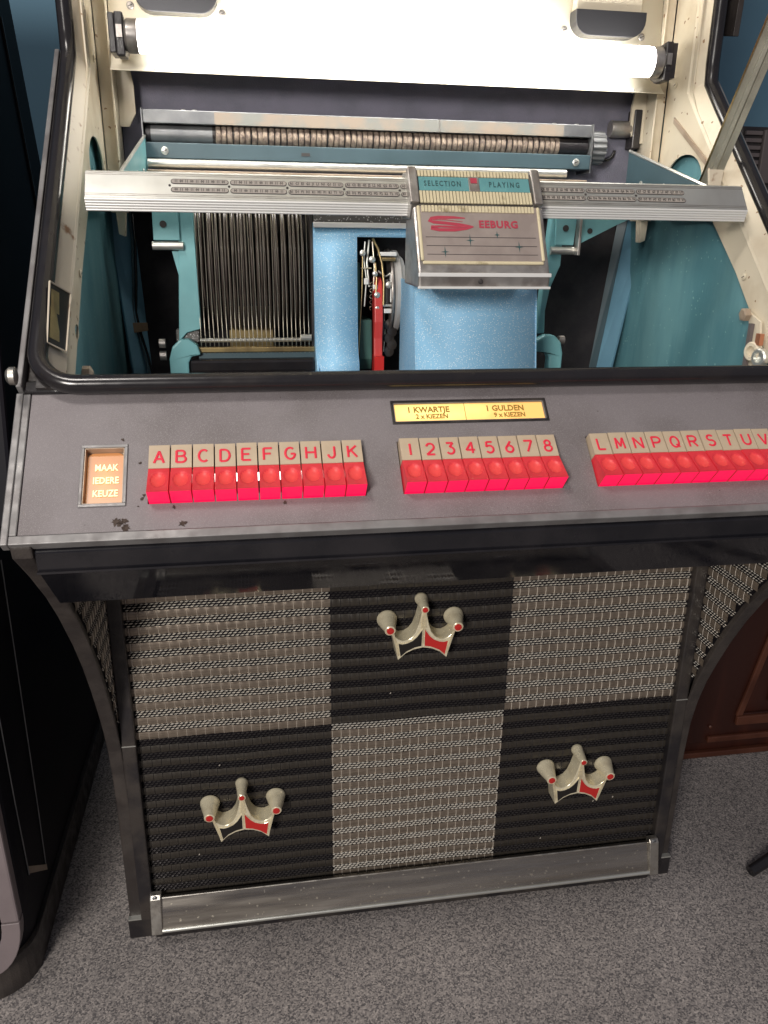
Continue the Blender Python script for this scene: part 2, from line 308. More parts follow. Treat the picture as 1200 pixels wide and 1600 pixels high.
# --- sloping control panel with real openings
keyX = {}; kp = .0203; g_ = 4+1.8183
holes = [(-.3800, -.3440, .036, .0955), (-.0805, .0805, .1165, .1395), (-14*kp-1.8183*kp-.0006, -g_*kp+.0006, .034, .0935), (-4*kp-.0006, 4*kp+.0006, .034, .0935), (g_*kp-.0006, (g_+10)*kp+.0006, .034, .0935)]
def holed_plate(x0, x1, y0, y1, hs, h0, h1, T):
    xs = sorted({x0, x1, *[h[0] for h in hs], *[h[1] for h in hs]}); ys = sorted({y0, y1, *[h[2] for h in hs], *[h[3] for h in hs]})
    def inh(x, y): return any(h[0] < x < h[1] and h[2] < y < h[3] for h in hs)
    bm = MB(); idx = {}
    def vid(i, j, k):
        if (i, j, k) not in idx: idx[(i, j, k)] = len(bm.v); bm.v.append(tuple(T @ Vector((xs[i], ys[j], (h0, h1)[k]))))
        return idx[(i, j, k)]
    def full(i, j): return 0 <= i < len(xs)-1 and 0 <= j < len(ys)-1 and not inh((xs[i]+xs[i+1])/2, (ys[j]+ys[j+1])/2)
    def F(*q): bm.f.append(list(q)); bm.m.append(0)
    for i in range(len(xs)-1):
        for j in range(len(ys)-1):
            if not full(i, j): continue
            F(vid(i, j, 1), vid(i+1, j, 1), vid(i+1, j+1, 1), vid(i, j+1, 1)); F(vid(i, j, 0), vid(i, j+1, 0), vid(i+1, j+1, 0), vid(i+1, j, 0))
            if not full(i-1, j): F(vid(i, j, 0), vid(i, j, 1), vid(i, j+1, 1), vid(i, j+1, 0))
            if not full(i+1, j): F(vid(i+1, j, 0), vid(i+1, j+1, 0), vid(i+1, j+1, 1), vid(i+1, j, 1))
            if not full(i, j-1): F(vid(i, j, 0), vid(i+1, j, 0), vid(i+1, j, 1), vid(i, j, 1))
            if not full(i, j+1): F(vid(i, j+1, 0), vid(i, j+1, 1), vid(i+1, j+1, 1), vid(i+1, j+1, 0))
    return bm
holed_plate(-.4325, .4325, .0075, .158, holes, -.004, 0, PM).build('control_panel', M['panel'], J)
# raised grey edge round the panel
b = MB(); b.box(-.4398, .4398, -.002, .0068, -.010, .0016, 0, PM); b.build('panel_front_trim', M['panel_edge'], J, bevel=.001)
for sx in (-1, 1):
    b = MB(); x0, x1 = sorted((sx*.4332, sx*.4398)); b.box(x0, x1, .0070, .158, -.010, .0016, 0, PM); b.build('panel_edge_trim', M['panel_edge'], J, bevel=.001)
b = MB(); b.box(-.42, .42, .012, .154, -.040, -.036, 0, PM); b.build('panel_pan', M['black_matt'], J)
# fascia below the panel, glossy black, sloping back to the grille
b = MB(); b.prism([(A0+.004, ZP-.011), (A0+.0065, ZP-.031), (A0+.0105, ZP-.0345), (-.2235, .6725), (-.215, .6700), (.012, .6700), (.012, .74), (-.20, .80)], -.4205, .4205, YZ); b.build('fascia', M['black_gloss'], J, bevel=.0015)
b = MB(); b.box(-.4205, .4205, A0+.0035, A0+.0075, ZP-.0325, ZP-.0305); b.build('fascia_bead', M['black_gloss'], J)

# --- frames and lit windows on the panel
def window_frame(name, x0, x1, s0, s1, w_, h, m, parent):
    b = MB(); b.box(x0-w_, x1+w_, s0-w_, s0, -.0, h, 0, PM); b.box(x0-w_, x1+w_, s1, s1+w_, -.0, h, 0, PM)
    b.box(x0-w_, x0, s0, s1, -.0, h, 0, PM); b.box(x1, x1+w_, s0, s1, -.0, h, 0, PM); return b.build(name, m, parent, bevel=.0006)
def light_box(name, x0, x1, s0, s1, d, m, parent):
    b = MB()
    for a in ((x0, x0+.0008, s0, s1), (x1-.0008, x1, s0, s1), (x0, x1, s0, s0+.0008), (x0, x1, s1-.0008, s1)): b.box(a[0], a[1], a[2], a[3], -d, .0004, 0, PM)
    return b.build(name, m, parent)
choice = window_frame('choice_sign', -.3800, -.3440, .036, .0955, .0032, .0016, M['panel_edge'], J)
light_box('recess', -.3800, -.3440, .036, .0955, .010, M['tan'], choice)
PC = PM @ Tr(-.362, .06575, -.0075)
o = MB(); rr = .006; pts = []
for cx, cy, a in ((.0165-rr, .0285-rr, 0), (-.0165+rr, .0285-rr, 90), (-.0165+rr, -.0285+rr, 180), (.0165-rr, -.0285+rr, 270)): pts += arc(cx, cy, rr, a, a+90, 5)
o.prism(pts, -.001, .0, lambda p, q, d: (p, q, d)); lit = o.build('lit_glass', M['glow_orange'], choice); lit.matrix_local = PC
b = MB(); b.box(-.0175, .0175, -.0295, .0295, -.004, -.0015); bb = b.build('backing', M['tan'], choice); bb.matrix_local = PC
for i, t in enumerate(('MAAK', 'IEDERE', 'KEUZE')): txt(t, .0098, PC @ Tr(.0008, .0120-.0138*i, .0006), M['txt_cream'], 'lettering', choice, sx=.78, thick=.0002)
price = window_frame('price_sign', -.0805, .0805, .1165, .1395, .0028, .0012, M['black_satin'], J)
light_box('recess', -.0805, .0805, .1165, .1395, .006, M['panel_edge'], price)
PC = PM @ Tr(0, .128, -.0018)
b = MB(); b.box(-.0796, .0796, -.0108, .0108, -.0015, 0); lit = b.build('lit_glass', M['glow_yellow'], price); lit.matrix_local = PC
b = MB(); b.box(-.0055, -.0050, -.0105, .0105, 0, .0004, 0, PC); b.build('divider_line', M['txt_brown'], price)
for t, x in (('1 KWARTJE', -.044), ('1 GULDEN', .038)): txt(t, .0096, PC @ Tr(x, .0036, .0004), M['txt_brown'], 'lettering', price, thick=.0002, sx=.92)
for t, x in (('2 x KIEZEN', -.041), ('9 x KIEZEN', .042)): txt(t, .0076, PC @ Tr(x, -.0046, .0004), M['txt_brown'], 'lettering', price, sx=.92, thick=.00015)

# crusts of dirt stuck on the panel
def smudge(x, s_, r, n=9, ax=1.):
    pts = []
    for i in range(n*2): a = 2*math.pi*i/(n*2); rr_ = r*random.uniform(.35, 1.0); pts.append((x+rr_*ax*math.cos(a), s_+rr_*math.sin(a)))
    b = MB(); b.prism(pts, .0001, .0005, lambda p, q, d: P(p, q, d)); return b.build('dirt_crust', M['dirt'], J)
M['dirt'] = mat('dried_brown_dirt', (.035, .022, .016), .8, c2=(.07, .05, .04), scale=200)
for x, s_, r, ax in ((-.3490, .0170, .0060, 1.1), (-.3455, .0150, .0045, 1.), (-.3415, .0175, .0035, 1.3), (-.3400, .0105, .0045, 1.2), (-.2905, .0125, .0040, 1.3), (-.3250, .0430, .0022, .8), (-.3265, .0395, .0025, .8), (-.3300, .0320, .0012, 1), (-.2980, .0300, .0028, .6), (-.3290, .0780, .0016, 1.3), (-.3460, .1040, .0018, 1.2), (-.1960, .0300, .0022, 1.), (.012, .062, .0008, 1)):
    smudge(x, s_, r, ax=ax)
for i in range(26): smudge(random.uniform(-.41, .41), random.uniform(.012, .155), random.uniform(.0003, .0007), 3)

# --- selection keys
def cap_mesh():
    b = MB(); nx, ns = 18, 22; hw = .0095; s0, s1, h0, h1 = .0362, .0660, .0195, .0092
    def H(x, s):
        t = (s-s0)/(s1-s0); h = h0+(h1-h0)*t
        d2 = (x/.0072)**2+((s-.0515)/.0095)**2
        if d2 < 1: h -= .0030*(1-d2)**.7
        return h
    vs = [(-hw+2*hw*i/nx, s0+(s1-s0)*j/ns) for j in range(ns+1) for i in range(nx+1)]
    fc = [(j*(nx+1)+i, j*(nx+1)+i+1, (j+1)*(nx+1)+i+1, (j+1)*(nx+1)+i) for j in range(ns) for i in range(nx)]
    b.add([(x, s, H(x, s)) for x, s in vs], fc, 0)
    for n_, f in enumerate(fc):
        cx_ = sum(vs[q][0] for q in f)/4; cs_ = sum(vs[q][1] for q in f)/4
        if (cx_/.0064)**2+((cs_-.0515)/.0085)**2 < 1: b.m[n_] = 2
    b.add([(-hw, s0, h0), (hw, s0, h0), (hw, .0345, -.006), (-hw, .0345, -.006)], [(0, 1, 2, 3)], 1)
    for s in (-1, 1): b.add([(s*hw, s0, h0), (s*hw, s1, h1), (s*hw, s1, -.006), (s*hw, .0345, -.006)], [(0, 1, 2, 3)], 0)
    b.add([(-hw, s1, h1), (hw, s1, h1), (hw, s1, -.006), (-hw, s1, -.006)], [(0, 1, 2, 3)], 0)
    return b.mesh('selection_key', [M['key_top'], M['key_front'], M['key_dimple']], 35)
def plate_mesh():
    b = MB(); b.prism([(.0664, .0094), (.0922, .0078), (.0922, -.004), (.0664, -.004)], -.0095, .0095, lambda p, q, d: (d, p, q)); return b.mesh('name_plate', M['plate'])
CAP, PLATE = cap_mesh(), plate_mesh()
def stroke_letter(ch):
    """round-ended engraved capitals, unit box 0..1 wide, 0..1 high"""
    A = lambda cx, cy, r, a0, a1, n=10, ry=None: arc(cx, cy, r, a0, a1, n, ry)
    D = {'A': [[(0, 0), (.5, 1), (1, 0)], [(.2, .33), (.8, .33)]], 'B': [[(.0, 0), (0, 1), (.5, 1)]+A(.5, .76, .36, 90, -90, 8, .24)+[(0, .52)], [(.5, .52)]+A(.55, .26, .42, 90, -90, 8, .26)+[(0, 0)]],
         'C': [A(.55, .5, .52, 50, 310, 18, .5)], 'D': [[(0, 0), (0, 1), (.4, 1)]+A(.4, .5, .56, 90, -90, 12, .5)+[(0, 0)]], 'E': [[(.9, 1), (0, 1), (0, 0), (.9, 0)], [(0, .52), (.75, .52)]],
         'F': [[(.9, 1), (0, 1), (0, 0)], [(0, .52), (.75, .52)]], 'G': [A(.55, .5, .52, 50, 350, 20, .5)+[(1.06, .46), (.6, .46)]], 'H': [[(0, 0), (0, 1)], [(1, 0), (1, 1)], [(0, .52), (1, .52)]],
         'J': [[(.8, 1), (.8, .3)]+A(.45, .3, .35, 0, -180, 10, .3)], 'K': [[(0, 0), (0, 1)], [(.9, 1), (0, .42)], [(.3, .62), (.95, 0)]], '1': [[(.5, 0), (.5, 1)]],
         '2': [A(.5, .68, .42, 165, -35, 12, .32)+[(.05, 0), (.95, 0)]], '3': [[(.1, 1), (.85, 1), (.45, .62)]+A(.48, .31, .42, 80, -150, 12, .31)], '4': [[(.72, 0), (.72, 1), (.02, .3), (1, .3)]],
         '5': [[(.85, 1), (.2, 1), (.12, .56)]+A(.46, .33, .44, 125, -145, 12, .33)], '6': [[(.7, 1), (.14, .44)]+A(.5, .31, .42, 155, -205, 18, .31)], '7': [[(.02, 1), (.95, 1), (.3, 0)]],
         '8': [A(.5, .76, .32, 0, 360, 16, .24), A(.5, .27, .42, 0, 360, 18, .27)], 'L': [[(.1, 1), (.1, 0), (.9, 0)]], 'M': [[(0, 0), (.08, 1), (.5, .2), (.92, 1), (1, 0)]], 'N': [[(0, 0), (0, 1), (1, 0), (1, 1)]],
         'P': [[(0, 0), (0, 1), (.55, 1)]+A(.55, .73, .42, 90, -90, 10, .27)+[(0, .46)]], 'Q': [A(.5, .5, .5, 0, 360, 20, .5), [(.62, .28), (1, 0)]], 'R': [[(0, 0), (0, 1), (.55, 1)]+A(.55, .74, .42, 90, -90, 10, .26)+[(0, .48)], [(.45, .48), (.95, 0)]],
         'S': [A(.5, .75, .4, 35, 250, 12, .25)+A(.5, .26, .44, 80, -150, 12, .26)], 'T': [[(0, 1), (1, 1)], [(.5, 1), (.5, 0)]], 'U': [[(.02, 1), (.02, .35)]+A(.5, .35, .48, 180, 360, 12, .35)+[(.98, 1)]], 'V': [[(0, 1), (.5, 0), (1, 1)]]}
    return D[ch]
def add_key(ch, x):
    k = bpy.data.objects.new('selection_key', CAP); col.objects.link(k); k.parent = J; k.matrix_local = PM @ Tr(x, random.uniform(-.0002, .0002), random.uniform(-.0004, .0003)); k['label'] = 'red selection key marked '+ch
    p = bpy.data.objects.new('name_plate', PLATE); col.objects.link(p); p.parent = k
    T = frame((0, .0664, .0094), (0, .0258, -.0016)); wd, hg = .0088, .0130
    ls = [[((u-.5)*wd, (v-.5)*hg+.0122, .0012) for u, v in l] for l in stroke_letter(ch)]
    strokes(ls, .00115, T @ Matrix.Diagonal((1, 1, .35, 1)), M['letter'], 'engraved_character', k)
for i, ch in enumerate('ABCDEFGHJK'): add_key(ch, (-g_-10+i+.5)*kp)
for i, ch in enumerate('12345678'): add_key(ch, (-4+i+.5)*kp)
for i, ch in enumerate('LMNPQRSTUV'): add_key(ch, (g_+i+.5)*kp)
# lamps under the keys, seen through the gaps
for xs_ in ((-14*kp-1.8*kp+.03, -g_*kp-.02), (-4*kp+.02, 4*kp-.02), (g_*kp+.02, (g_+10)*kp-.02)):
    b = MB(); b.tube([P(xs_[0], .066, -.012), P(xs_[1], .066, -.012)], .004, 10); b.build('key_lamp', M['keylamp'], J, smooth=60)

# --- grille: posts, backing, woven cloth
for sx in (-1, 1):
    x0, x1 = sorted((sx*.4015, sx*.4208)); b = MB(); b.box(x0, x1, -.013, .02, .040, .669); b.build('grille_post', M['black_satin'], J, bevel=.002)
    b = MB(); b.box(min(sx*.4015, sx*.4205)+.0002, max(sx*.4015, sx*.4205)-.0002, -.0136, -.0128, .350, .3515); b.build('post_seam', M['silver'], J)
PB, PW, ZT = .0234, .0128, .586
def cloth(to, u0, u1, v0, v1, inside, mats, parent, name='grille_cloth', u_off=0., hs=1.):
    b = MB(); fl = .0118; to0 = to; k1, k2, k3 = random.uniform(0, 6), random.uniform(0, 6), random.uniform(0, 6)
    def to(u, v, h): return to0(u, v+.0007*math.sin(u*13+k1)*math.sin(v*9+k2)+.0004*math.sin(u*41+v*7+k3), h+.0006*(1+math.sin(u*17+k2)*math.sin(v*21+k1))*(h > 0))
    b.add([to(u0, v0, 0), to(u1, v0, 0), to(u1, v1, 0), to(u0, v1, 0)], [(0, 1, 2, 3)], 3) if inside is None else None
    ok = (lambda u, v: True) if inside is None else inside
    n0 = int((v0-ZT)/PB)-2
    for bi in range(n0, 6):
        vb = ZT-PB+bi*PB
        # flat ribbon cells
        for c in range(int((u0-u_off)/PW)-2, int((u1-u_off)/PW)+2):
            a, e = max(u0, c*PW+u_off), min(u1, (c+1)*PW+u_off); p, q = max(v0, vb), min(v1, vb+fl)
            if e-a < .0008 or q-p < .001 or not ok((a+e)/2, (p+q)/2): continue
            nx, nv = 8, 4; base = []; jit = random.uniform(-.0002, .0002); amp = random.uniform(.00022, .00042)
            for j in range(nv+1):
                for i in range(nx+1):
                    u = a+(e-a)*i/nx; v = p+(q-p)*j/nv; t = (v-vb)/fl; ph = (u-u_off-c*PW)/PW
                    base.append(to(u, v, (.0010+.0011*math.sin(math.pi*t)+amp*math.sin(2*math.pi*ph)+jit*math.sin(math.pi*ph))*hs))
            b.add(base, [(j*(nx+1)+i, j*(nx+1)+i+1, (j+1)*(nx+1)+i+1, (j+1)*(nx+1)+i) for j in range(nv) for i in range(nx)], 0)
            if a == c*PW+u_off:   # vertical silver thread between two cells
                wv = .0006
                b.add([to(a-wv, p, .0010*hs), to(a, p, .0022*hs), to(a+wv, p, .0010*hs), to(a-wv, (p+q)/2, .0020*hs), to(a, (p+q)/2, .0034*hs), to(a+wv, (p+q)/2, .0020*hs), to(a-wv, q, .0010*hs), to(a, q, .0022*hs), to(a+wv, q, .0010*hs)],
                      [(0, 1, 4, 3), (1, 2, 5, 4), (3, 4, 7, 6), (4, 5, 8, 7)], 2)
        # three rows of short floats in the open band
        for r in range(3):
            v = vb+fl+.0020+r*.0038
            if not v0+.001 < v < v1-.001: continue
            for c in range(int((u0-u_off)/.0064)-2, int((u1-u_off)/.0064)+2):
                u = (c+.5*(r % 2))*.0064+u_off
                if u < u0+.0004 or u > u1-.0004 or not ok(u, v): continue
                du = random.uniform(.0030, .0037); dv = random.uniform(.00095, .00140); k = random.uniform(.0004, .0010); dl, dr_ = min(du, u-u0), min(du, u1-u)
                b.add([to(u-dl, v-k, .0003*hs), to(u, v+dv, .0006*hs), to(u+dr_, v+k, .0003*hs), to(u, v-dv, .0006*hs), to(u-min(.001, dl*.5), v+.0001, .0026*hs), to(u+min(.001, dr_*.5), v+.0001, .0026*hs)], [(0, 4, 1), (1, 4, 5), (1, 5, 2), (2, 5, 3), (3, 5, 4), (3, 4, 0)], 1)
    o = b.build(name, mats, parent, smooth=55); o['kind'] = 'stuff'; return o
GOLD = [M['cloth_brown'], M['cloth_gold'], M['cloth_wire'], M['cloth_back']]; BLK = [M['cloth_black'], M['cloth_bthread'], M['cloth_bthread'], M['cloth_back']]
front = lambda u, v, h: (u, -h, v)
cm = .1298; xs = (-.4015, -cm, cm, .4015)
for ci in range(3):
    for ri, (v0, v1) in enumerate(((.070, .3516), (.3516, .668))):
        light = (ci+ri) % 2 == 1
        if ri == 1: light = ci != 1
        else: light = ci == 1
        g = cloth(front, xs[ci], xs[ci+1], v0, v1, None, GOLD if light else BLK, J); g['label'] = ('pale gold' if light else 'black')+' woven square of the checkered grille'
def curve_y(z):
    for (y0, z0), (y1, z1) in zip(curve, curve[1:]):
        if z0 <= z <= z1: return y0+(y1-y0)*(z-z0)/(z1-z0)
    return curve[-1][0]
for sx in (-1, 1):
    wing = lambda u, v, h, sx=sx: (sx*(.4206-h), -u, v)
    ins = lambda u, v: u < -curve_y(v)-.010 and v < .667
    cloth(wing, .0135, .24, .352, .72, ins, GOLD, J, 'wing_cloth', hs=.35)
    # dark backing under the wing cloth
    top = [(-(.0135), .352)]+[(curve_y(z)+.009, z) for z in (.375, .40, .45, .50, .55, .60, .65)]+[(-.19, .667), (-.0135, .667)]
    b = MB(); b.prism(top, sx*.4205, sx*.4202, YZ); b.build('wing_backing', M['cloth_back'], J)

# --- kick strip and plinth
kp_prof = [(-.012, .0845), (-.0175, .0858), (-.0195, .0825), (-.031, .044), (-.034, .038), (-.0315, .0345), (-.012, .0345)]
b = MB(); b.prism(kp_prof, -.388, .388, YZ); ks = b.build('kick_strip', M['kick'], J, smooth=25)
b = MB(); b.tube([(-.3878, -.0335, .0375), (.3878, -.0335, .0375)], .0032, 10); b.build('kick_lip', M['silver'], ks, smooth=60)
b = MB(); b.tube([(-.3878, -.0182, .0847), (.3878, -.0182, .0847)], .0016, 8); b.build('kick_top_lip', M['chrome'], ks, smooth=60)
for sx in (-1, 1):
    a, e = sorted((sx*.3875, sx*.4035)); b = MB(); b.prism([(-.010, .092), (-.020, .093), (-.0245, .088), (-.0355, .041), (-.0375, .034), (-.012, .030)], a, e, YZ); b.build('kick_strip_end', M['chrome'], J, bevel=.0015)
    screw(sx*.396, -.0217, .0890, (0, -.9, .3), .004, J, M['zinc'])
b = MB(); b.box(-.4025, .4025, -.010, .40, .001, .034); b.build('plinth', M['black_satin'], J, bevel=.0015)
b = MB(); b.box(-.4018, .4018, .003, .016, .034, .669); b.build('grille_board', M['black_matt'], J)

# --- lint caught on the cloth
for x, z in ((-.045, .397), (.288, .168), (.321, .172), (-.292, .30), (.335, .485), (-.115, .128), (.205, .105), (-.33, .145)):
    b = MB(); b.tube([(x, -.0045, z), (x+.0012, -.0052, z+.0008), (x+.0014, -.0046, z+.0022)], .0006, 5); b.build('lint_speck', M['cloth_wire'], J)

# --- crown ornaments
def crown(x, z, rot=0., tone=''):
    T = Tr(x, -.003, z) @ Matrix.Rotation(rot, 4, 'Y'); d0, d1 = .0, -.026
    # outline, x right, z up, 0 at the middle of the foot arc
    def pt(p, q, d): k = 1.0+(d-d1)*1.2; return (p*k, d, q*k+(d-d1)*.10)
    R = [(0, .0045), (.012, .0022), (.024, -.0035), (.0345, -.0135)]          # foot arc, right half
    side = [(.0385, .006), (.0425, .0225), (.0445, .029)]
    valley = [(.040, .0235), (.035, .0188), (.029, .0162), (.023, .0168), (.0165, .0205), (.0110, .028), (.0070, .040), (.0042, .053), (.0032, .061)]
    half = R+side+valley; outl = half+[(-p, q) for p, q in reversed(half[1:])]
    c = MB(); c.prism(outl, d0, d1, pt, T=T); body = c.build('crown_ornament', M['gold'], J, smooth=50, bevel=.0009)
    # raised rim strokes on the face, finely ridged
    ins_r = [(.0018, .0072), (.0115, .0052), (.0225, .0), (.0315, -.0078), (.0352, .0135), (.029, .0122), (.023, .0132), (.0155, .0165), (.0095, .0220), (.0050, .0285), (.0018, .0330)]
    for s, m in ((-1, 'enamel_black'), (1, 'enamel_red')):
        e = MB(); e.prism([(s*p, q-.0004) for p, q in ins_r], d1-.0002, d1-.0009, XZ, T=T); e.build('enamel_inlay', M[m], body)
    rl = MB(); q = -.006
    lines = [l for l in range(64)]
    for l in lines:   # short engraved ridges across the rim
        z_ = -.007+l*.00105
        segs = []
        # centre rib
        if .009 < z_ < .061: wv = .0016+max(0, (.034-z_))*0+ (.0028 if z_ > .034 else 0)*(.062-z_)/.028; segs.append((-wv, wv))
        for s in (-1, 1):
            if -.006 < z_ < .028:
                xo = .0350+(z_+.007)*.27; segs.append(tuple(sorted((s*xo, s*(xo-.0035)))))
        for a, e in segs: rl.box(a, e, d1-.0011, d1-.0004, z_, z_+.00055, 0, T)
    for s in (-1, 1):
        rl.tube([(s*p, d1-.0003, q_) for p, q_ in ins_r]+[(s*ins_r[0][0], d1-.0003, ins_r[0][1])], .0009, 5, 0, T)
    rl.build('ridged_rim', M['gold'], body)
    for px, pz, r0, r1 in ((-.0475, .033, .0142, .0075), (.0475, .033, .0142, .0075), (0, .062, .0092, .0056)):
        c = MB(); tilt = (px*-.10, -1, -.12)
        c.lathe([(r0*.9, -.001), (r0, .001), (r0*.98, .004), (r0*.94, .0048), (r0*.82, .013), (r1*1.12, .0245), (r1, .0305), (r1*.86, .0312), (r1*.8, .0305)], (px, 0, pz+.006), tilt, 22, T=T); cup = c.build('cup', M['gold'], body, smooth=35)
        c = MB(); c.lathe([(r1*.68, .0300), (r1*.66, .0318), (r1*.3, .0324)], (px, 0, pz+.006), tilt, 18, T=T); c.build('red_jewel', M['enamel_red'], cup, smooth=40)
    body['label'] = tone; return body
crown(-.004, .478, .01, 'gold crown with black and red enamel on the upper middle square')
crown(-.2600, .199, -.02, 'gold crown with black and red enamel on the lower left square')
crown(.2490, .203, .04, 'gold crown with black and red enamel on the lower right square')

# ================================================================== OPENING: gasket, cream plates
hg = .0125
path = []
def G(x, s, h=hg): return P(x, s, h)
xe, rc, s0 = .4275, .040, .1605
path += [(-xe, kink[0]-.006, 1.62), (-xe, kink[0]-.008, 1.40), (-xe, kink[0]-.009, 1.25)]
path += [G(-xe, .652), G(-xe, .60), G(-xe, .45), G(-xe, .30)]
path += [G(-xe+rc+rc*math.cos(t), s0+rc+rc*math.sin(t)) for t in [math.radians(180+a) for a in range(0, 91, 9)]]
path += [G(-.2, s0), G(0, s0), G(.2, s0)]
path += [G(xe-rc+rc*math.cos(t), s0+rc+rc*math.sin(t)) for t in [math.radians(270+a) for a in range(0, 91, 9)]]
path += [G(xe, .30), G(xe, .45), G(xe, .60), G(xe, .652)]
path += [(xe, kink[0]-.009, 1.25), (xe, kink[0]-.008, 1.40), (xe, kink[0]-.006, 1.62)]
b = MB(); b.tube(path, .0094, 14); b.build('rubber_gasket', M['rubber'], J, smooth=50)
b = MB(); b.box(-.4395, .4395, .158, .172, -.012, .004, 0, PM); b.build('opening_sill', M['rubber'], J, bevel=.002)
for sx in (-1, 1):   # gusset filling the rounded lower corners
    pts = [(0, 0), (0, rc)]+[(rc+rc*math.cos(math.radians(180+a)), rc+rc*math.sin(math.radians(180+a))) for a in range(0, 91, 10)]+[(rc, 0)]
    b = MB(); b.prism([(sx*(-xe+p), s0+q) for p, q in pts], .0, .008, lambda p, q, d: P(p, q, d)); b.build('corner_gusset', M['black_satin'], J)
def inr(y, z): return (y, z)
for sx in (-1, 1):
    outer = [(-.150, .878), (.168, 1.190), (.188, 1.215), (.190, 1.60), (.262, 1.60), (.262, 1.075), (.20, 1.052), (.108, 1.052), (.090, 1.045), (.017, .982), (-.064, .900), (-.105, .858)]
    hole = [(.185+.052*math.cos(math.radians(a)), 1.099+.036*math.sin(math.radians(a))) for a in range(0, 360, 15)]
    hs = [hole]
    if sx < 0:
        hs += [[(-.053+.010*math.cos(math.radians(a)), .917+.0085*math.sin(math.radians(a))) for a in range(0, 360, 30)]]
    b = MB(); b.prism(outer, sx*.4085, sx*.4105, YZ, hs); pl = b.build('cream_side_plate', M['cream'], J)
    # bevelled lip between gasket and plate
    rim = [(-.168, .882), (.162, 1.200), (.180, 1.222), (.181, 1.60)]; inn = [(-.146, .8765), (.172, 1.187), (.200, 1.215), (.205, 1.60)]
    b = MB(); vs = [(sx*.4225, y-.006, z+.006) for y, z in rim]+[(sx*.4078, y, z) for y, z in inn]
    b.add(vs, [(i, i+1, i+5, i+4) for i in range(3)]); b.build('cream_lip', M['cream_rust'] if sx < 0 else M['cream'], pl, solid=.0012)
    for y, z in ((.238, 1.232), (-.006, .976)): screw(sx*.408, y, z, (-sx, 0, 0), .0045, pl, M['cream'])
    # corner strip: cream angle behind the plate
    b = MB(); xa, xb = sorted((sx*.4080, sx*.392)); b.box(xa, xb, .264, .270, 1.045, 1.60); b.build('corner_angle', M['cream'], J, bevel=.001)
    b = MB(); xa, xb = sorted((sx*.3915, sx*.3885)); b.box(xa, xb, .255, .300, 1.045, 1.60); b.build('corner_flange', M['cream'], J, bevel=.001)
    b = MB(); b.prism([(sx*.388, 1.25), (sx*.372, 1.25), (sx*.366, 1.21), (sx*.366, 1.175), (sx*.376, 1.158), (sx*.388, 1.158)], .285, .290, XZ); b.build('angle_bracket', M['cream'], J)
    b = MB(); b.prism([(sx*.388, 1.052), (sx*.402, 1.052), (sx*.400, 1.016), (sx*.392, 1.013)], .262, .278, XZ); b.build('angle_foot', M['cream'], J, bevel=.001)
# blue slanted corner posts and dark return at the back
for sx in (-1, 1):
    if sx > 0: q = [(.4356, .330, 1.06), (.3975, .330, .80), (.383, .362, .782), (.4168, .362, 1.06)]; r_ = [(.4168, .363, 1.06), (.383, .363, .782), (.374, .372, .782), (.403, .372, 1.06)]
    else: q = [(-.424, .330, 1.06), (-.406, .330, .80), (-.381, .362, .782), (-.3915, .362, 1.06)]; r_ = None
    b = MB(); b.add(q, [(0, 1, 2, 3)]); b.build('corner_post', M['blue_post'], J, solid=.004*(1 if sx < 0 else 1))
    if r_: b = MB(); b.add(r_, [(0, 1, 2, 3)]); b.build('post_return', M['cyan_dark'], J, solid=.003)
b = MB(); b.box(-.40, .40, .374, .378, .782, 1.10); b.build('black_back_board', M['black_matt'], J)
b = MB(); b.box(-.388, .388, .306, .310, 1.055, 1.262); b.build('blue_back_panel', M['back_blue'], J)

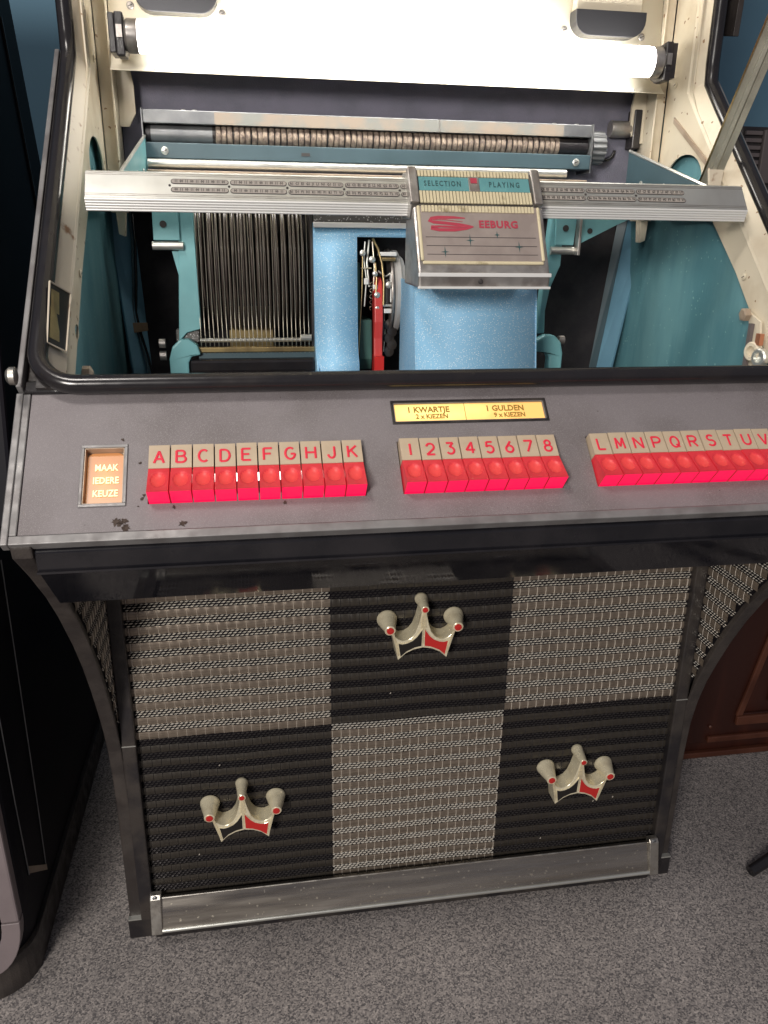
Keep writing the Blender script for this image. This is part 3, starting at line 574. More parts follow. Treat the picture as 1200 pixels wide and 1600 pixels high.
# ================================================================== LAMP
# reflector sheet with rolled lower edge, tube, holders
ref = [(.229, 1.2185), (.232, 1.2195), (.243, 1.228), (.252, 1.242), (.258, 1.262), (.262, 1.30), (.268, 1.36), (.270, 1.60)]
b = MB(); n = len(ref); b.add([(-.387, y, z) for y, z in ref]+[(.387, y, z) for y, z in ref], [(i, i+1, n+i+1, n+i) for i in range(n-1)]); rf = b.build('lamp_reflector', M['reflector'], J, smooth=60, solid=.0012)
for x in (-.33, -.10, .12, .34): screw(x, .2325, 1.2215, (0, -.8, -.4), .0022, rf, M['silver_soft'])
b = MB(); b.lathe([(.0185, 0), (.019, .003), (.019, .687), (.0185, .69)], (-.345, .199, 1.2525), (1, 0, 0), 28); tube = b.build('fluorescent_tube', M['tube'], J, smooth=40, label='lit white fluorescent tube')
for sx in (-1, 1):
    b = MB(); b.lathe([(.0193, 0), (.0196, .002), (.0196, .013), (.016, .016)], (sx*.345, .199, 1.2525), (sx, 0, 0), 26); b.build('tube_end_cap', M['silver_soft'], tube, smooth=40)
    b = MB(); x0, x1 = sorted((sx*.361, sx*.372)); b.prism([(.186, 1.228), (.212, 1.228), (.228, 1.236), (.228, 1.272), (.186, 1.277)], x0, x1, YZ); h = b.build('tube_holder', M['black_satin'], J, bevel=.002)
    b = MB(); x0, x1 = sorted((sx*.3725, sx*.380)); b.prism([(.190, 1.232), (.23, 1.232), (.23, 1.276), (.190, 1.276)], x0, x1, YZ); b.build('holder_base', M['black_satin'], h, bevel=.001)
    b = MB(); b.box(min(sx*.363, sx*.370), max(sx*.363, sx*.370), .1835, .1862, 1.248, 1.262); b.build('holder_insert', M['silver_soft'], h)
    # grey half-round catches fixed on the reflector, with cream bracket over them
    cx = sx*.299; zt = 1.3215; pr = [(cx-.0525, zt)]+arc(cx-.0525+.022, zt-.010, .022, 180, 270, 6)+arc(cx+.0525-.022, zt-.010, .022, 270, 360, 6)+[(cx+.0525, zt)]
    b = MB(); b.prism(pr, .262, .238, XZ); ct = b.build('lid_catch', M['gunmetal'], J, bevel=.005)
    pr2 = [(cx-.050, zt+.0008), (cx+.050, zt+.0008), (cx+.050, zt+.06), (cx-.050, zt+.06)]
    b = MB(); b.prism(pr2, .264, .248, XZ); b.build('catch_bracket', M['cream'], ct, bevel=.002)
    for dx, dz in ((-.060, -.022), (.058, -.026)): screw(cx+dx, .2605, zt+dz, (0, -1, 0), .0048, ct, M['silver_soft'])

# ================================================================== SELECTOR UNIT AT THE BACK
Y = .25
b = MB(); b.box(-.354, .2905, Y, Y+.05, 1.160, 1.177); un = b.build('selector_unit', M['zinc'], J, bevel=.001)
b = MB(); b.box(-.258, .246, Y-.0009, Y+.0005, 1.1605, 1.1755); b.build('paper_label', M['label_paper'], un)
b = MB(); b.box(.058, .0595, Y-.0016, Y, 1.1605, 1.1765); b.build('label_edge', M['silver_soft'], un)
b = MB(); b.tube([(-.352, Y+.016, 1.148), (.289, Y+.016, 1.148)], .0112, 18); b.build('coil_shaft', M['black_satin'], un, smooth=40)
b = MB(); b.tube([(-.345, Y+.016, 1.148), (-.262, Y+.016, 1.148)], .0116, 18); b.build('shaft_sleeve', M['zinc'], un, smooth=40)
rb = MB(); rb.lathe([(.0115, -.0035), (.0128, -.0030), (.0134, -.0010), (.0134, .0010), (.0128, .0030), (.0115, .0035)], (0, 0, 0), (1, 0, 0), 20); RING = rb.mesh('coil_ring', M['coil'], 50)
for i in range(61):
    o = bpy.data.objects.new('coil_ring', RING); col.objects.link(o); o.parent = un; o.location = (-.2545+i*.00825, Y+.016, 1.148); o.rotation_euler = (random.uniform(0, 6), random.uniform(-.05, .05), random.uniform(-.10, .10))
b = MB(); b.box(-.354, .2905, Y-.003, Y+.040, 1.116, 1.1360); b.build('lower_rail', M['cyan_dark'], un, bevel=.001)
for sx, x in ((-1, -.354), (1, .2905)): b = MB(); b.box(x-.0012 if sx < 0 else x, x if sx < 0 else x+.0012, Y-.004, Y+.05, 1.112, 1.178); b.build('end_plate', M['zinc'], un)
for x in (-.327, .268): screw(x, Y-.003, 1.1255, (0, -1, 0), .0052, un)
b = MB(); b.lathe([(.0005, -.0005)]+[(.0005, 0)], (0, 0, 0), (1, 0, 0), 3)
b = MB(); b.box(-.140, -.128, Y-.0036, Y-.0028, 1.1235, 1.1275); b.build('rail_slot', M['slot_dark'], un)
b = MB(); b.tube([(-.350, Y-.012, 1.1085), (.25, Y-.012, 1.1085)], .0062, 14); b.build('guide_rod', M['silver'], un, smooth=40)
b = MB(); b.box(-.350, .275, .215, .232, 1.0905, 1.0995); b.build('tan_rail', M['tan'], un, bevel=.001)
kb = MB(); pr = []
for i in range(64):
    a = 2*math.pi*i/64; r = .0235 if i % 4 < 2 else .0218; pr.append((Y+.022+r*math.cos(a), 1.1480+r*math.sin(a)))
kb.prism(pr, .295, .3165, YZ); kb.build('ribbed_knob', M['zinc'], un, bevel=.0008)
b = MB(); b.lathe([(.0115, 0), (.0120, .002), (.0120, .030), (.0112, .032)], (.338, .296, 1.178), (1, 0, 0), 20); cap_ = b.build('capacitor_can', M['silver_soft'], J, smooth=40)
b = MB(); b.prism([(.283, 1.150), (.312, 1.150), (.318, 1.166), (.318, 1.205), (.283, 1.205)], .3705, .3835, YZ); b.build('can_clamp', M['black_satin'], cap_, bevel=.002)
for x, z in ((.350, 1.155),): b = MB(); b.tube([(.335+.016*math.cos(t), .30, 1.150+.016*math.sin(t)) for t in [math.radians(200+a*14) for a in range(12)]], .0025, 8); b.build('cable_loop', M['rubber'], J, smooth=50)
for i, (x0_, zz) in enumerate(((-.30, 1.1795), (-.285, 1.1795), (.235, 1.1795), (.27, 1.1795))): screw(x0_, Y+.012, 1.177, (0, 0, 1), .004, un)
# a sagging cobweb thread and dusty loops on the blue panel
b = MB(); b.tube([(-.02+.036*i, .3385, 1.235-.016*math.sin(math.pi*i/9)) for i in range(10)], .0004, 4); b.build('loose_thread', M['wire'], J)

# ================================================================== SELECTION BAR AND SUPPORT ARMS
yb0, zb0 = -.018, 1.0560           # lower front edge of the label face
FB = frame((0, yb0, zb0), (0, .020, .0275))
L_ = math.hypot(.020, .0275)
b = MB(); b.prism([(yb0, zb0), (yb0+.020, zb0+.0275), (yb0+.034, zb0+.029), (yb0+.036, zb0-.010), (yb0+.006, zb0-.014)], -.3925, .3905, YZ); bar = b.build('selection_bar', M['silver'], J, bevel=.0006)
b = MB()
for i in range(5):
    t = (i+.5)/5; b.tube([(-.3924, yb0+.0052*t-.0003, zb0-.0135*t-.0004), (.3904, yb0+.0052*t-.0003, zb0-.0135*t-.0004)], .00145, 10)
b.build('ribbed_edge', M['silver_bright'], bar, smooth=60)
for t in (.08, .14, .87, .93): b = MB(); b.box(-.3923, .3903, L_*t, L_*t+.0006, -.0002, .0003, 0, FB); b.build('bar_groove', M['silver_soft'], bar)
letters_u = 'ACEGJLNQSU'; letters_d = 'BDFHKMPRTV'
slotW = .0630; x_start = -.3015
for k in range(9):
    xa = x_start+k*.0645 if k < 5 else .3105-(9-k)*.0645+.0015
    num = str(max(1, k-1)) if k >= 2 else '0'
    for row, lt in ((1, letters_u), (0, letters_d)):
        sc_ = L_*(.66 if row else .34); hh = .0033
        pr = arc(xa+slotW-hh, sc_, hh, -90, 90, 6)+arc(xa+hh, sc_, hh, 90, 270, 6)
        b = MB(); b.prism(pr, .0001, .00045, lambda p, q, d: tuple(FB @ Vector((p, q, d)))); sl = b.build('index_slot', M['slot_dark'], bar)
        pr = arc(xa+slotW-hh, sc_, hh*.78, -90, 90, 6)+arc(xa+hh, sc_, hh*.78, 90, 270, 6)
        b = MB(); b.prism(pr, .0004, .0007, lambda p, q, d: tuple(FB @ Vector((p, q, d)))); b.build('index_paper', M['slot'], sl)
        t = '  '.join(c+num for c in lt) if k >= 2 else '  '.join(('00', '11')[(i+row) % 2] for i in range(10))
        txt(t, .0047, FB @ Tr(xa+slotW/2, sc_, .0008), M['badge_dark'], 'index_print', sl, ext=.0001, sx=.78, res=1, thick=.00015)
    b = MB(); b.lathe([(.0014, 0), (.0013, .0006)], tuple(FB @ Vector((xa-.0011, L_*.5, .0002))), tuple(FB.to_3x3() @ Vector((0, 0, 1))), 10); b.build('index_rivet', M['slot_dark'], bar)
for x in (-.215, .29): pass
for sx in (-1, 1):   # arms carrying the bar
    arm = [(sx*.352, .25, 1.142), (sx*.3580, .020, 1.0800), (sx*.3580, .020, 1.046), (sx*.352, .25, 1.06)]
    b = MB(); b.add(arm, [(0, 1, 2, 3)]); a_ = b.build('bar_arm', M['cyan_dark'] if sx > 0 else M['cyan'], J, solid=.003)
    b = MB(); b.tube([(sx*.353, .25, 1.1435), (sx*.3595, .020, 1.0815)], .0022, 6); b.build('arm_edge', M['silver'], a_)
    for y in (.20, .13): screw(sx*.3535-.001*sx, y, 1.100-(.25-y)*.10, (-sx, 0, 0), .0045, a_, M['silver'])

# ================================================================== HEAD WITH THE NAME BADGE
hx0, hx1 = -.0365, .1150
FU = frame((0, -.040, 1.0545), (0, .026, .037)); LU = math.hypot(.026, .037)
FD = frame((0, -.082, .9850), (0, .040, .0685)); LD = math.hypot(.040, .0685)
b = MB(); b.prism([(-.0395, 1.0545), (-.0145, 1.0900), (.0225, 1.0900), (.0225, 1.0395), (-.030, 1.0395)], hx0, hx1, YZ); hd = b.build('selector_head', M['silver_soft'], J, bevel=.0012)
b = MB(); b.prism([(-.0820, .9850), (-.0420, 1.0535), (-.0300, 1.0390), (.0, 1.039), (.0, .966), (-.0835, .966), (-.0850, .9785)], hx0+.001, hx1+.002, YZ); lo_ = b.build('badge_housing', M['silver_soft'], J, bevel=.0025)
for nm, z0, z1, m in (('bright_moulding', .9785, .9828, 'silver_bright'), ('lower_moulding', .9655, .9682, 'silver_bright')):
    b = MB(); b.box(hx0+.0005, hx1+.0025, -.0872, -.083, z0, z1); b.build(nm, M[m], lo_, bevel=.0006)
screw(.035, -.0855, .9737, (0, -1, 0), .0028, lo_, M['slot_dark'])
# upper: cream ribs, teal window with SELECTION PLAYING, end cheeks
for a, e in ((hx0-.0022, hx0+.0085), (hx1-.0085, hx1+.0022)): b = MB(); b.box(a, e, -.0006, LU+.001, -.001, .0055, 0, FU); b.build('end_cheek', M['silver_soft'], hd, bevel=.0015)
b = MB(); b.box(hx0+.009, hx1-.009, .0005, LU-.0005, -.0003, .0004, 0, FU); b.build('rib_bed', M['badge_dark'], hd)
nr = 34; x_a, x_b = hx0+.0095, hx1-.0095; pt_ = (x_b-x_a)/nr
b = MB()
for i in range(nr): b.box(x_a+i*pt_+pt_*.12, x_a+(i+1)*pt_-pt_*.12, .0012, LU*.37, .0004, .0020, 0, FU); b.box(x_a+i*pt_+pt_*.12, x_a+(i+1)*pt_-pt_*.12, LU*.80, LU-.001, .0004, .0020, 0, FU)
o = b.build('cream_ribs', M['badge_cream'], hd); o['kind'] = 'stuff'
b = MB(); b.box(x_a+.001, x_b-.001, LU*.385, LU*.785, .0004, .0016, 0, FU); wn = b.build('title_window', M['teal_glass'], hd)
b = MB(); b.box(.0320, .0445, LU*.37, LU*.80, .0012, .0026, 0, FU); b.build('pointer_slider', M['silver_soft'], wn, bevel=.0005)
b = MB(); b.box(.0343, .0420, LU*.60, LU*.75, .0026, .0032, 0, FU); b.build('pointer_mark', M['badge_red'], wn)
txt('SELECTION', .0098, FU @ Tr(.0015, LU*.585, .0017), M['badge_green'], 'lettering', wn, ext=.0002, sx=.68, space=1.35, thick=.0002)
txt('PLAYING', .0098, FU @ Tr(.0745, LU*.585, .0017), M['badge_green'], 'lettering', wn, ext=.0002, sx=.68, space=1.5, thick=.0002)
# lower: sloping badge
bx0, bx1 = hx0+.0085, hx1-.0065
b = MB(); b.box(bx0, bx1, .011, LD-.0015, .0, .0010, 0, FD); bd = b.build('name_badge', M['badge'], lo_)
def band(pts, w_): return pts
b = MB(); b.box(bx0-.0038, bx0, .0115, LD-.001, -.0005, .0022, 0, FD); b.box(bx1, bx1+.0038, .0115, LD-.001, -.0005, .0022, 0, FD); b.box(bx0-.002, bx1+.002, .0072, .0110, -.0005, .0022, 0, FD)
for x, a0 in ((bx0, 180), (bx1, 270)): pass
b.build('cream_border', M['badge_cream'], lo_, bevel=.0014)
b = MB()
for i in range(nr): b.box(x_a+i*pt_+pt_*.12, x_a+(i+1)*pt_-pt_*.12, LD-.0088, LD-.0012, .0010, .0022, 0, FD)
o = b.build('cream_ribs', M['badge_cream'], lo_); o['kind'] = 'stuff'
bxm = (bx0+bx1)/2; W_ = bx1-bx0
# name: swept initial and square capitals
def flat_stroke(pts, wds, T, m, name, parent, h=.0013):
    b = MB(); pts = [Vector((p[0], p[1], 0)) for p in pts]; n = len(pts); vs = []
    for i, p in enumerate(pts):
        d = (pts[min(i+1, n-1)]-pts[max(i-1, 0)]).normalized(); q = Vector((-d.y, d.x, 0)); wv = wds[i] if isinstance(wds, list) else wds
        vs += [(p.x+q.x*wv, p.y+q.y*wv, h), (p.x-q.x*wv, p.y-q.y*wv, h)]
    b.add(vs, [(2*i, 2*i+1, 2*i+3, 2*i+2) for i in range(n-1)], 0, T); return b.build(name, m, parent, solid=.0003)
sb = LD*.705; sx0 = bx0+.008
Spts = [(sx0+.043, sb+.0075)]+[(sx0+.030-.0*i, sb+.0082) for i in range(1)]+[(sx0+.012, sb+.0080), (sx0+.004, sb+.0066), (sx0+.0015, sb+.0040), (sx0+.006, sb+.0022), (sx0+.020, sb+.0012), (sx0+.036, sb-.0006), (sx0+.046, sb-.0022), (sx0+.052, sb-.0030)]
flat_stroke(Spts, [.0006, .0015, .0019, .0020, .0019, .0018, .0018, .0018, .0015, .0006], FD, M['badge_red'], 'red_initial', bd)
Sp2 = [(sx0+.052, sb-.0030), (sx0+.044, sb-.0052), (sx0+.030, sb-.0072), (sx0+.012, sb-.0072), (sx0+.003, sb-.0054), (sx0+.0035, sb-.0036), (sx0+.014, sb-.0030), (sx0+.030, sb-.0040), (sx0+.044, sb-.0030)]
flat_stroke(Sp2, [.0006, .0015, .0019, .0019, .0018, .0015, .0012, .0009, .0004], FD, M['badge_red'], 'red_initial', bd, .0014)
for k in range(3): flat_stroke([(sx0+.006, sb+.0048-.0036*k), (sx0+.02, sb+.0052-.0038*k), (sx0+.040, sb+.0030-.0030*k)], [.0002, .0005, .0002], FD, M['badge_red'], 'red_initial', bd, .00145)
txt('EEBURG', .0122, FD @ Tr(sx0+.0815, sb-.0002, .0013), M['badge_red'], 'red_lettering', bd, sx=.98, thick=.00042, space=1.10)
for k, sv in enumerate((.500, .368, .236)):
    b = MB(); b.box(bx0+.004, bx1-.004, LD*sv, LD*sv+.0006, .0010, .0013, 0, FD); b.build('badge_line', M['badge_dark'], bd)
for px, sv, q in ((.18, .275, 1.), (.40, .455, 1.1), (.635, .545, .62), (.815, .36, 1.)):
    cx, cy = bx0+W_*px, LD*sv
    b = MB(); a, e, t = .0052*min(q, 1), .0075*q, .0007
    b.add([tuple(FD @ Vector(v)) for v in ((cx-a, cy, .0015), (cx-t, cy+t, .0015), (cx, cy+e, .0015), (cx+t, cy+t, .0015), (cx+a, cy, .0015), (cx+t, cy-t, .0015), (cx, cy-e, .0015), (cx-t, cy-t, .0015))], [(0, 1, 2, 3, 4, 5, 6, 7)]); b.build('green_star', M['badge_green'], bd)

# ================================================================== CARRIAGE COVERS (blue metal flake)
def sheet(name, prof, xs_, skip, m, parent, thick=.0016, smooth=40):
    b = MB(); n = len(prof)
    b.v = [(x, y, z) for x in xs_ for y, z in prof]
    for i in range(len(xs_)-1):
        for j in range(n-1):
            if skip and skip((xs_[i]+xs_[i+1])/2, (prof[j][1]+prof[j+1][1])/2): continue
            b.f.append([i*n+j, i*n+j+1, (i+1)*n+j+1, (i+1)*n+j]); b.m.append(0)
    return b.build(name, m, parent, smooth=smooth, solid=thick)
lc = [(.094, 1.0280), (.0915, 1.018), (.088, .98), (.083, .93), (.080, .90), (.0775, .883), (.073, .871), (.067, .8635), (.064, .859), (.063, .853), (.0625, .842), (.062, .80)]
cv = sheet('carriage_cover', lc, [-.1365, -.0812, -.078, -.006, -.002, .004], lambda x, z: -.0812 < x < -.002 and .842 < z < 1.018, M['blue_flake'], J)
b = MB(); b.prism([(.094, 1.034), (.20, 1.034), (.20, .80), (.058, .80), (.0585, .853), (.067, .8635), (.084, .883), (.0895, .93)], -.1372, -.1352, YZ); b.build('cover_side', M['blue_flake'], cv)
b = MB(); b.box(-.137, .003, .088, .2, 1.0285, 1.0352); b.build('cover_bright_edge', M['silver_bright'], cv, bevel=.001)
b = MB(); b.box(-.1365, .002, .0905, .2, 1.0354, 1.058); b.build('cover_top', M['grey_fleck'], cv, bevel=.002)
b = MB(); b.box(-.1365, .003, .199, .202, .80, 1.05); b.build('cover_back', M['black_matt'], cv)
rc_ = [(.008, .9665), (.002, .93), (-.004, .90), (-.009, .875), (-.013, .857), (-.0155, .845), (-.020, .80)]
cr = sheet('pickup_cover', rc_, [-.0205, .1345], None, M['blue_flake'], J)
for x0_, x1_ in ((-.0215, -.0198), (.1337, .1355)):
    b = MB(); b.prism([(.008, .9665), (.098, .9665), (.098, .80), (-.020, .80), (-.0155, .845), (-.004, .90)], x0_, x1_, YZ); b.build('cover_side', M['blue_flake'], cr)
b = MB(); b.box(-.0195, .1335, .009, .10, .9605, .9650); b.build('cover_top', M['blue_flake'], cr)

# --- the playing mechanism behind the window of the cover
b = MB(); b.lathe([(.020, 0), (.052, .001), (.056, .004), (.056, .010), (.050, .013), (.046, .018), (.030, .020)], (-.030, .150, .945), (1, 0, 0), 40); wh = b.build('gripper_wheel', M['grey_white'], J, smooth=30)
b = MB(); b.lathe([(.0575, 0), (.0580, .0015), (.0575, .003)], (-.0335, .150, .945), (1, 0, 0), 40); b.build('wheel_rim', M['silver_soft'], wh, smooth=40)
b = MB(); b.lathe([(.018, 0), (.040, .004), (.044, .012), (.040, .020), (.02, .023)], (-.012, .150, .94), (1, 0, 0), 32); b.build('wheel_hub', M['grey_white'], wh, smooth=40)
b = MB(); b.prism([(.107, .962), (.118, .968), (.122, .945), (.114, .905), (.118, .890), (.108, .845), (.096, .845), (.100, .888), (.096, .91), (.100, .945)], -.0565, -.0450, YZ); lv = b.build('red_lever', M['red_plastic'], J, bevel=.0015)
b = MB(); b.prism([(.090, .865), (.090, .842), (.112, .842), (.112, .865)], -.0572, -.0442, YZ); b.build('lever_sleeve', M['enamel_red'], lv)
b = MB(); b.prism([(.108, .912), (.165, .912), (.165, .87), (.110, .845), (.104, .86)], -.076, -.0585, YZ); gp_ = b.build('green_plate', M['green'], J, bevel=.001)
b = MB(); b.box(-.079, -.0745, .112, .17, .86, .985); b.build('green_upright', M['green'], gp_)
rods = [([(-.072, .104, .998), (-.073, .102, .95), (-.0785, .098, .862)], .0009, 'brass'), ([(-.0545, .106, .986), (-.0535, .102, .965), (-.0550, .100, .942)], .0011, 'brass'),
        ([(-.059, .104, 1.016), (-.052, .104, 1.004), (-.0465, .102, .985), (-.044, .100, .96), (-.0445, .099, .932)], .0017, 'brass'), ([(-.058, .112, 1.012), (-.056, .106, .98), (-.057, .106, .95)], .0012, 'wire'),
        ([(-.041, .125, .93), (-.038, .120, .90), (-.041, .115, .868)], .0010, 'wire')]
for pts, r, m in rods: b = MB(); b.tube(pts, r, 8); b.build('linkage_rod', M[m], J, smooth=60)
for x0_, x1_, z0, z1, m in ((-.051, -.027, .9945, .9995, 'silver_bright'), (-.049, -.028, .988, .9925, 'brass'), (-.043, -.029, .921, .927, 'silver_bright'), (-.054, -.03, .9295, .933, 'silver'), (-.0345, -.030, .935, .972, 'silver_bright'), (-.041, -.0365, .933, .965, 'black_satin'), (-.070, -.064, .958, .966, 'silver_bright'), (-.074, -.060, .978, .9795, 'wire'), (-.058, -.052, .952, .958, 'silver_bright')):
    b = MB(); b.box(x0_, x1_, .102, .112, z0, z1); b.build('linkage_block', M[m], J, bevel=.0008)
for x, z, r in ((-.0725, .998, .004), (-.060, .990, .0042), (-.056, .972, .0035), (-.053, .945, .004), (-.0525, .928, .0038), (-.037, .958, .0045)):
    b = MB(); b.lathe([(r*.6, -.003), (r, -.002), (r, .002), (r*.6, .003)], (x, .101, z), (0, 1, 0), 14); b.build('pivot', M['silver'], J, smooth=40)
for k in range(5):
    b = MB(); z_ = .868+k*.009; b.lathe([(.003, 0), (.0075, .001), (.0075, .004), (.003, .005)], (-.034+.004*(k % 2), .120, z_), (.3, -1, .1), 14); b.build('dark_roller', M['black_satin'], J, smooth=40)
for pts, r in (([(-.068, .110, 1.012), (-.070, .108, .99), (-.0665, .106, .965), (-.069, .106, .93)], .0012), ([(-.062, .115, 1.014), (-.0655, .110, .985), (-.0625, .108, .955)], .0016), ([(-.050, .112, .975), (-.040, .110, .968), (-.030, .112, .975)], .0013)):
    b = MB(); b.tube(pts, r, 8); b.build('steel_link', M['silver'], J, smooth=60)
sp_ = MB(); sp_.tube([(-.0605+.0022*math.cos(t*.9), .104+.0022*math.sin(t*.9), .962-.0011*t) for t in range(0, 34)], .0005, 5); sp_.build('coil_spring', M['wire'], J, smooth=60)
b = MB(); b.lathe([(.0875, 0), (.0875, .0016)], (-.0430, .192, .925), (1, 0, 0), 56); b.build('playing_record', M['vinyl'], J, smooth=40)

# ================================================================== RECORD RACK
for sx, pts in ((-1, [(-.302, 1.07), (-.2865, 1.07), (-.2845, .902), (-.303, .897), (-.314, .885), (-.311, .93)]), (1, [(.1845, 1.07), (.2005, 1.07), (.200, .985), (.1880, .955), (.1835, .925), (.1850, .893), (.1735, .893), (.178, .96)])):
    b = MB(); b.prism(pts, .100, .118, XZ); fr = b.build('rack_frame', M['cyan'], J, bevel=.002)
    if sx < 0:
        hook = [(-.3265, .82), (-.3265, .865), (-.322, .880), (-.312, .8895), (-.300, .890), (-.2900, .882), (-.2865, .870), (-.298, .868), (-.302, .860), (-.303, .82)]
        pl = [(-.3345, 1.07), (-.3035, 1.07), (-.3035, 1.011), (-.3355, 1.011)]; rod = ((-.3375, .098, 1.0045), (-.300, .098, 1.0045)); h0 = (-.3225, 1.030)
        gus = [(-.315, .998), (-.304, .998), (-.3045, .95)]
    else:
        hook = [(.1690, .885), (.182, .8925), (.196, .8920), (.2060, .882), (.2095, .868), (.2090, .82), (.190, .82), (.190, .862), (.185, .868), (.1690, .870)]
        pl = [(.1860, 1.07), (.2175, 1.07), (.2140, 1.0105), (.1885, 1.0105)]; rod = ((.183, .098, 1.0035), (.2155, .098, 1.0035)); h0 = (.2010, 1.032)
        gus = [(.184, .997), (.197, .997), (.186, .95)]
    b = MB(); b.prism(hook, .088, .106, XZ); b.build('frame_foot', M['cyan'], fr, bevel=.003)
    b = MB(); b.prism(pl, .095, .099, XZ); b.build('frame_plate', M['cyan'], fr, bevel=.0008)
    b = MB(); b.prism(gus, .104, .107, XZ); b.build('frame_gusset', M['cyan'], fr)
    b = MB(); b.tube(rod, .0052, 14); b.build('frame_rod', M['silver'], fr, smooth=40)
    b = MB(); b.lathe([(.0042, 0), (.0042, .0006)], (h0[0], .0945, h0[1]), (0, -1, 0), 16); b.build('plate_hole', M['slot_dark'], fr)
    for k in range(2 if sx < 0 else 1): b = MB(); x_ = -.331 if sx < 0 else .214; b.lathe([(.006, 0), (.006, .008)], (x_, .10, .884-.016*k), (-1, 0, 0), 14); b.build('frame_bolt', M['silver_soft'], fr, smooth=40)
    xa, xb = sorted((sx*.2875, sx*.2995)) if sx < 0 else (.170, .184)
    b = MB(); b.box(xa-(.018 if sx < 0 else 0), xb, .105, .118, .884, .901); b.build('pivot_block', M['grey_fleck'], fr, bevel=.002)
# extra bracket arm at the right of the rack
b = MB(); b.prism([(.2195, 1.052), (.298, 1.060), (.286, 1.044), (.268, 1.036), (.2195, 1.0125)], .088, .091, XZ); ra = b.build('stay_bracket', M['cyan'], J, bevel=.0006)
b = MB(); b.lathe([(.0036, 0), (.0036, .0006)], (.2325, .0878, 1.029), (0, -1, 0), 16); b.build('bracket_hole', M['slot_dark'], ra)
b = MB(); b.box(.2155, .2190, .082, .096, .998, 1.06); b.build('bracket_edge', M['silver_soft'], ra, bevel=.0006)
# rails, comb and dividers under the records
b = MB(); b.box(-.2895, -.137, .096, .108, .8715, .8785); rk = b.build('rack_rail', M['brass'], J, bevel=.0012)
b = MB(); b.tube([(-.287, .106, .8865), (-.128, .106, .8865)], .0028, 10); b.build('rack_rod', M['silver'], rk, smooth=40)
b = MB(); b.lathe([(.0045, 0), (.0045, .014)], (-.1415, .099, .890), (-1, 0, 0), 14); b.build('rod_collar', M['silver'], rk, smooth=40)
b = MB(); b.box(-.2895, -.138, .098, .106, .8640, .8713); b.build('comb_strip', M['cyan_dark'], rk)
b = MB(); b.box(-.3010, -.137, .088, .106, .846, .8635); b.build('front_buffer', M['rubber'], rk, bevel=.004)
b = MB(); b.box(-.2920, -.137, .100, .120, .79, .846); b.build('front_base', M['black_matt'], rk)
b = MB(); b.box(-.250, -.190, .165, .168, .87, .925); b.build('brass_plate', M['brass'], rk)
dv = MB(); dv.tube([(0, .1005, .8665), (0, .0975, .872), (.0002, .0985, .89), (0, .1015, .93), (.0004, .105, .99), (0, .11, 1.065)], .00055, 6); DIV = dv.mesh('divider_wire', M['wire'], 60)
NREC = 26; rp = .1465/NREC
for i in range(NREC):
    o = bpy.data.objects.new('divider_wire', DIV); col.objects.link(o); o.parent = rk; o.location = (-.2855+i*rp, 0, 0); o.rotation_euler = (0, 0, 0)
    o.matrix_local = Tr(-.2855+i*rp, 0, .87) @ Matrix.Rotation(random.uniform(-.014, .004), 4, 'Y') @ Tr(0, 0, -.87)
b = MB(); b.box(-.1405, -.1375, .10, .20, .80, 1.07); b.build('rack_end_plate', M['black_satin'], rk)
b = MB(); b.box(-.292, -.2890, .118, .20, .88, 1.07); b.build('rack_end_plate', M['black_satin'], rk)
# records: each a thing of its own
rm = MB(); rm.lathe([(.004, -.0004), (.040, -.0004), (.050, -.0016), (.0855, -.0018), (.0875, -.0007), (.0875, .0007), (.0855, .0018), (.050, .0016), (.040, .0004), (.004, .0004)], (0, 0, 0), (1, 0, 0), 64); REC = rm.mesh('vinyl_record', M['vinyl'], 30)
ORD = ['first', 'second', 'third', 'fourth', 'fifth', 'sixth', 'seventh', 'eighth', 'ninth', 'tenth', 'eleventh', 'twelfth', 'thirteenth', 'fourteenth', 'fifteenth', 'sixteenth', 'seventeenth', 'eighteenth', 'nineteenth', 'twentieth', 'twenty-first', 'twenty-second', 'twenty-third', 'twenty-fourth', 'twenty-fifth']
for i in range(NREC-1):
    o = bpy.data.objects.new('vinyl_record', REC); col.objects.link(o)
    tl = random.uniform(-.022, .008); o.location = (-.2855+(i+.5)*rp+math.sin(tl)*.0875, .1945+random.uniform(-.001, .0015), .9745); o.rotation_euler = (0, tl, random.uniform(-.008, .008))
    o['label'] = 'black vinyl record standing in the rack, '+ORD[i]+' from the left'; o['category'] = 'record'; o['group'] = 'records standing in the jukebox rack'

# ================================================================== SMALL FITTINGS INSIDE
# lid strut with bracket at the right
p0, p1 = Vector((.4005, .098, 1.092)), Vector((.3860, -.052, 1.300)); dr = (p1-p0).normalized(); Tst = frame(p0, dr, Vector((.62, .98, .12)).cross(dr).normalized())
b = MB(); ln = (p1-p0).length
b.prism([(-.0115, 0), (.0115, 0), (.0115, .0035), (.0035, .0035), (.0025, .0075), (-.0025, .0075), (-.0035, .0035), (-.0115, .0035)], -.02, ln, lambda p, q, d: (p, d, q), T=Tst); st = b.build('lid_strut', M['dull_alu'], J, bevel=.0005)
b = MB(); b.prism([(-.0130, -.0005), (-.0110, -.0005), (-.0110, .007), (-.0130, .007)], -.02, ln, lambda p, q, d: (p, d, q), T=Tst); b.build('strut_flange', M['brass'], st)
b = MB(); b.add([(.4075, .226, 1.188), (.4075, .226, 1.180), (.4060, .105, 1.108), (.392, .085, 1.104), (.392, .085, 1.110), (.4060, .105, 1.1150)], [(0, 1, 2, 5), (5, 2, 3, 4)]); b.build('strut_bracket', M['tan'], J, solid=.0025)
b = MB(); b.prism([(.386, 1.108), (.4075, 1.108), (.4055, 1.080), (.390, 1.080)], .076, .080, XZ); b.build('strut_seat', M['cream_rust'], J, bevel=.0008)
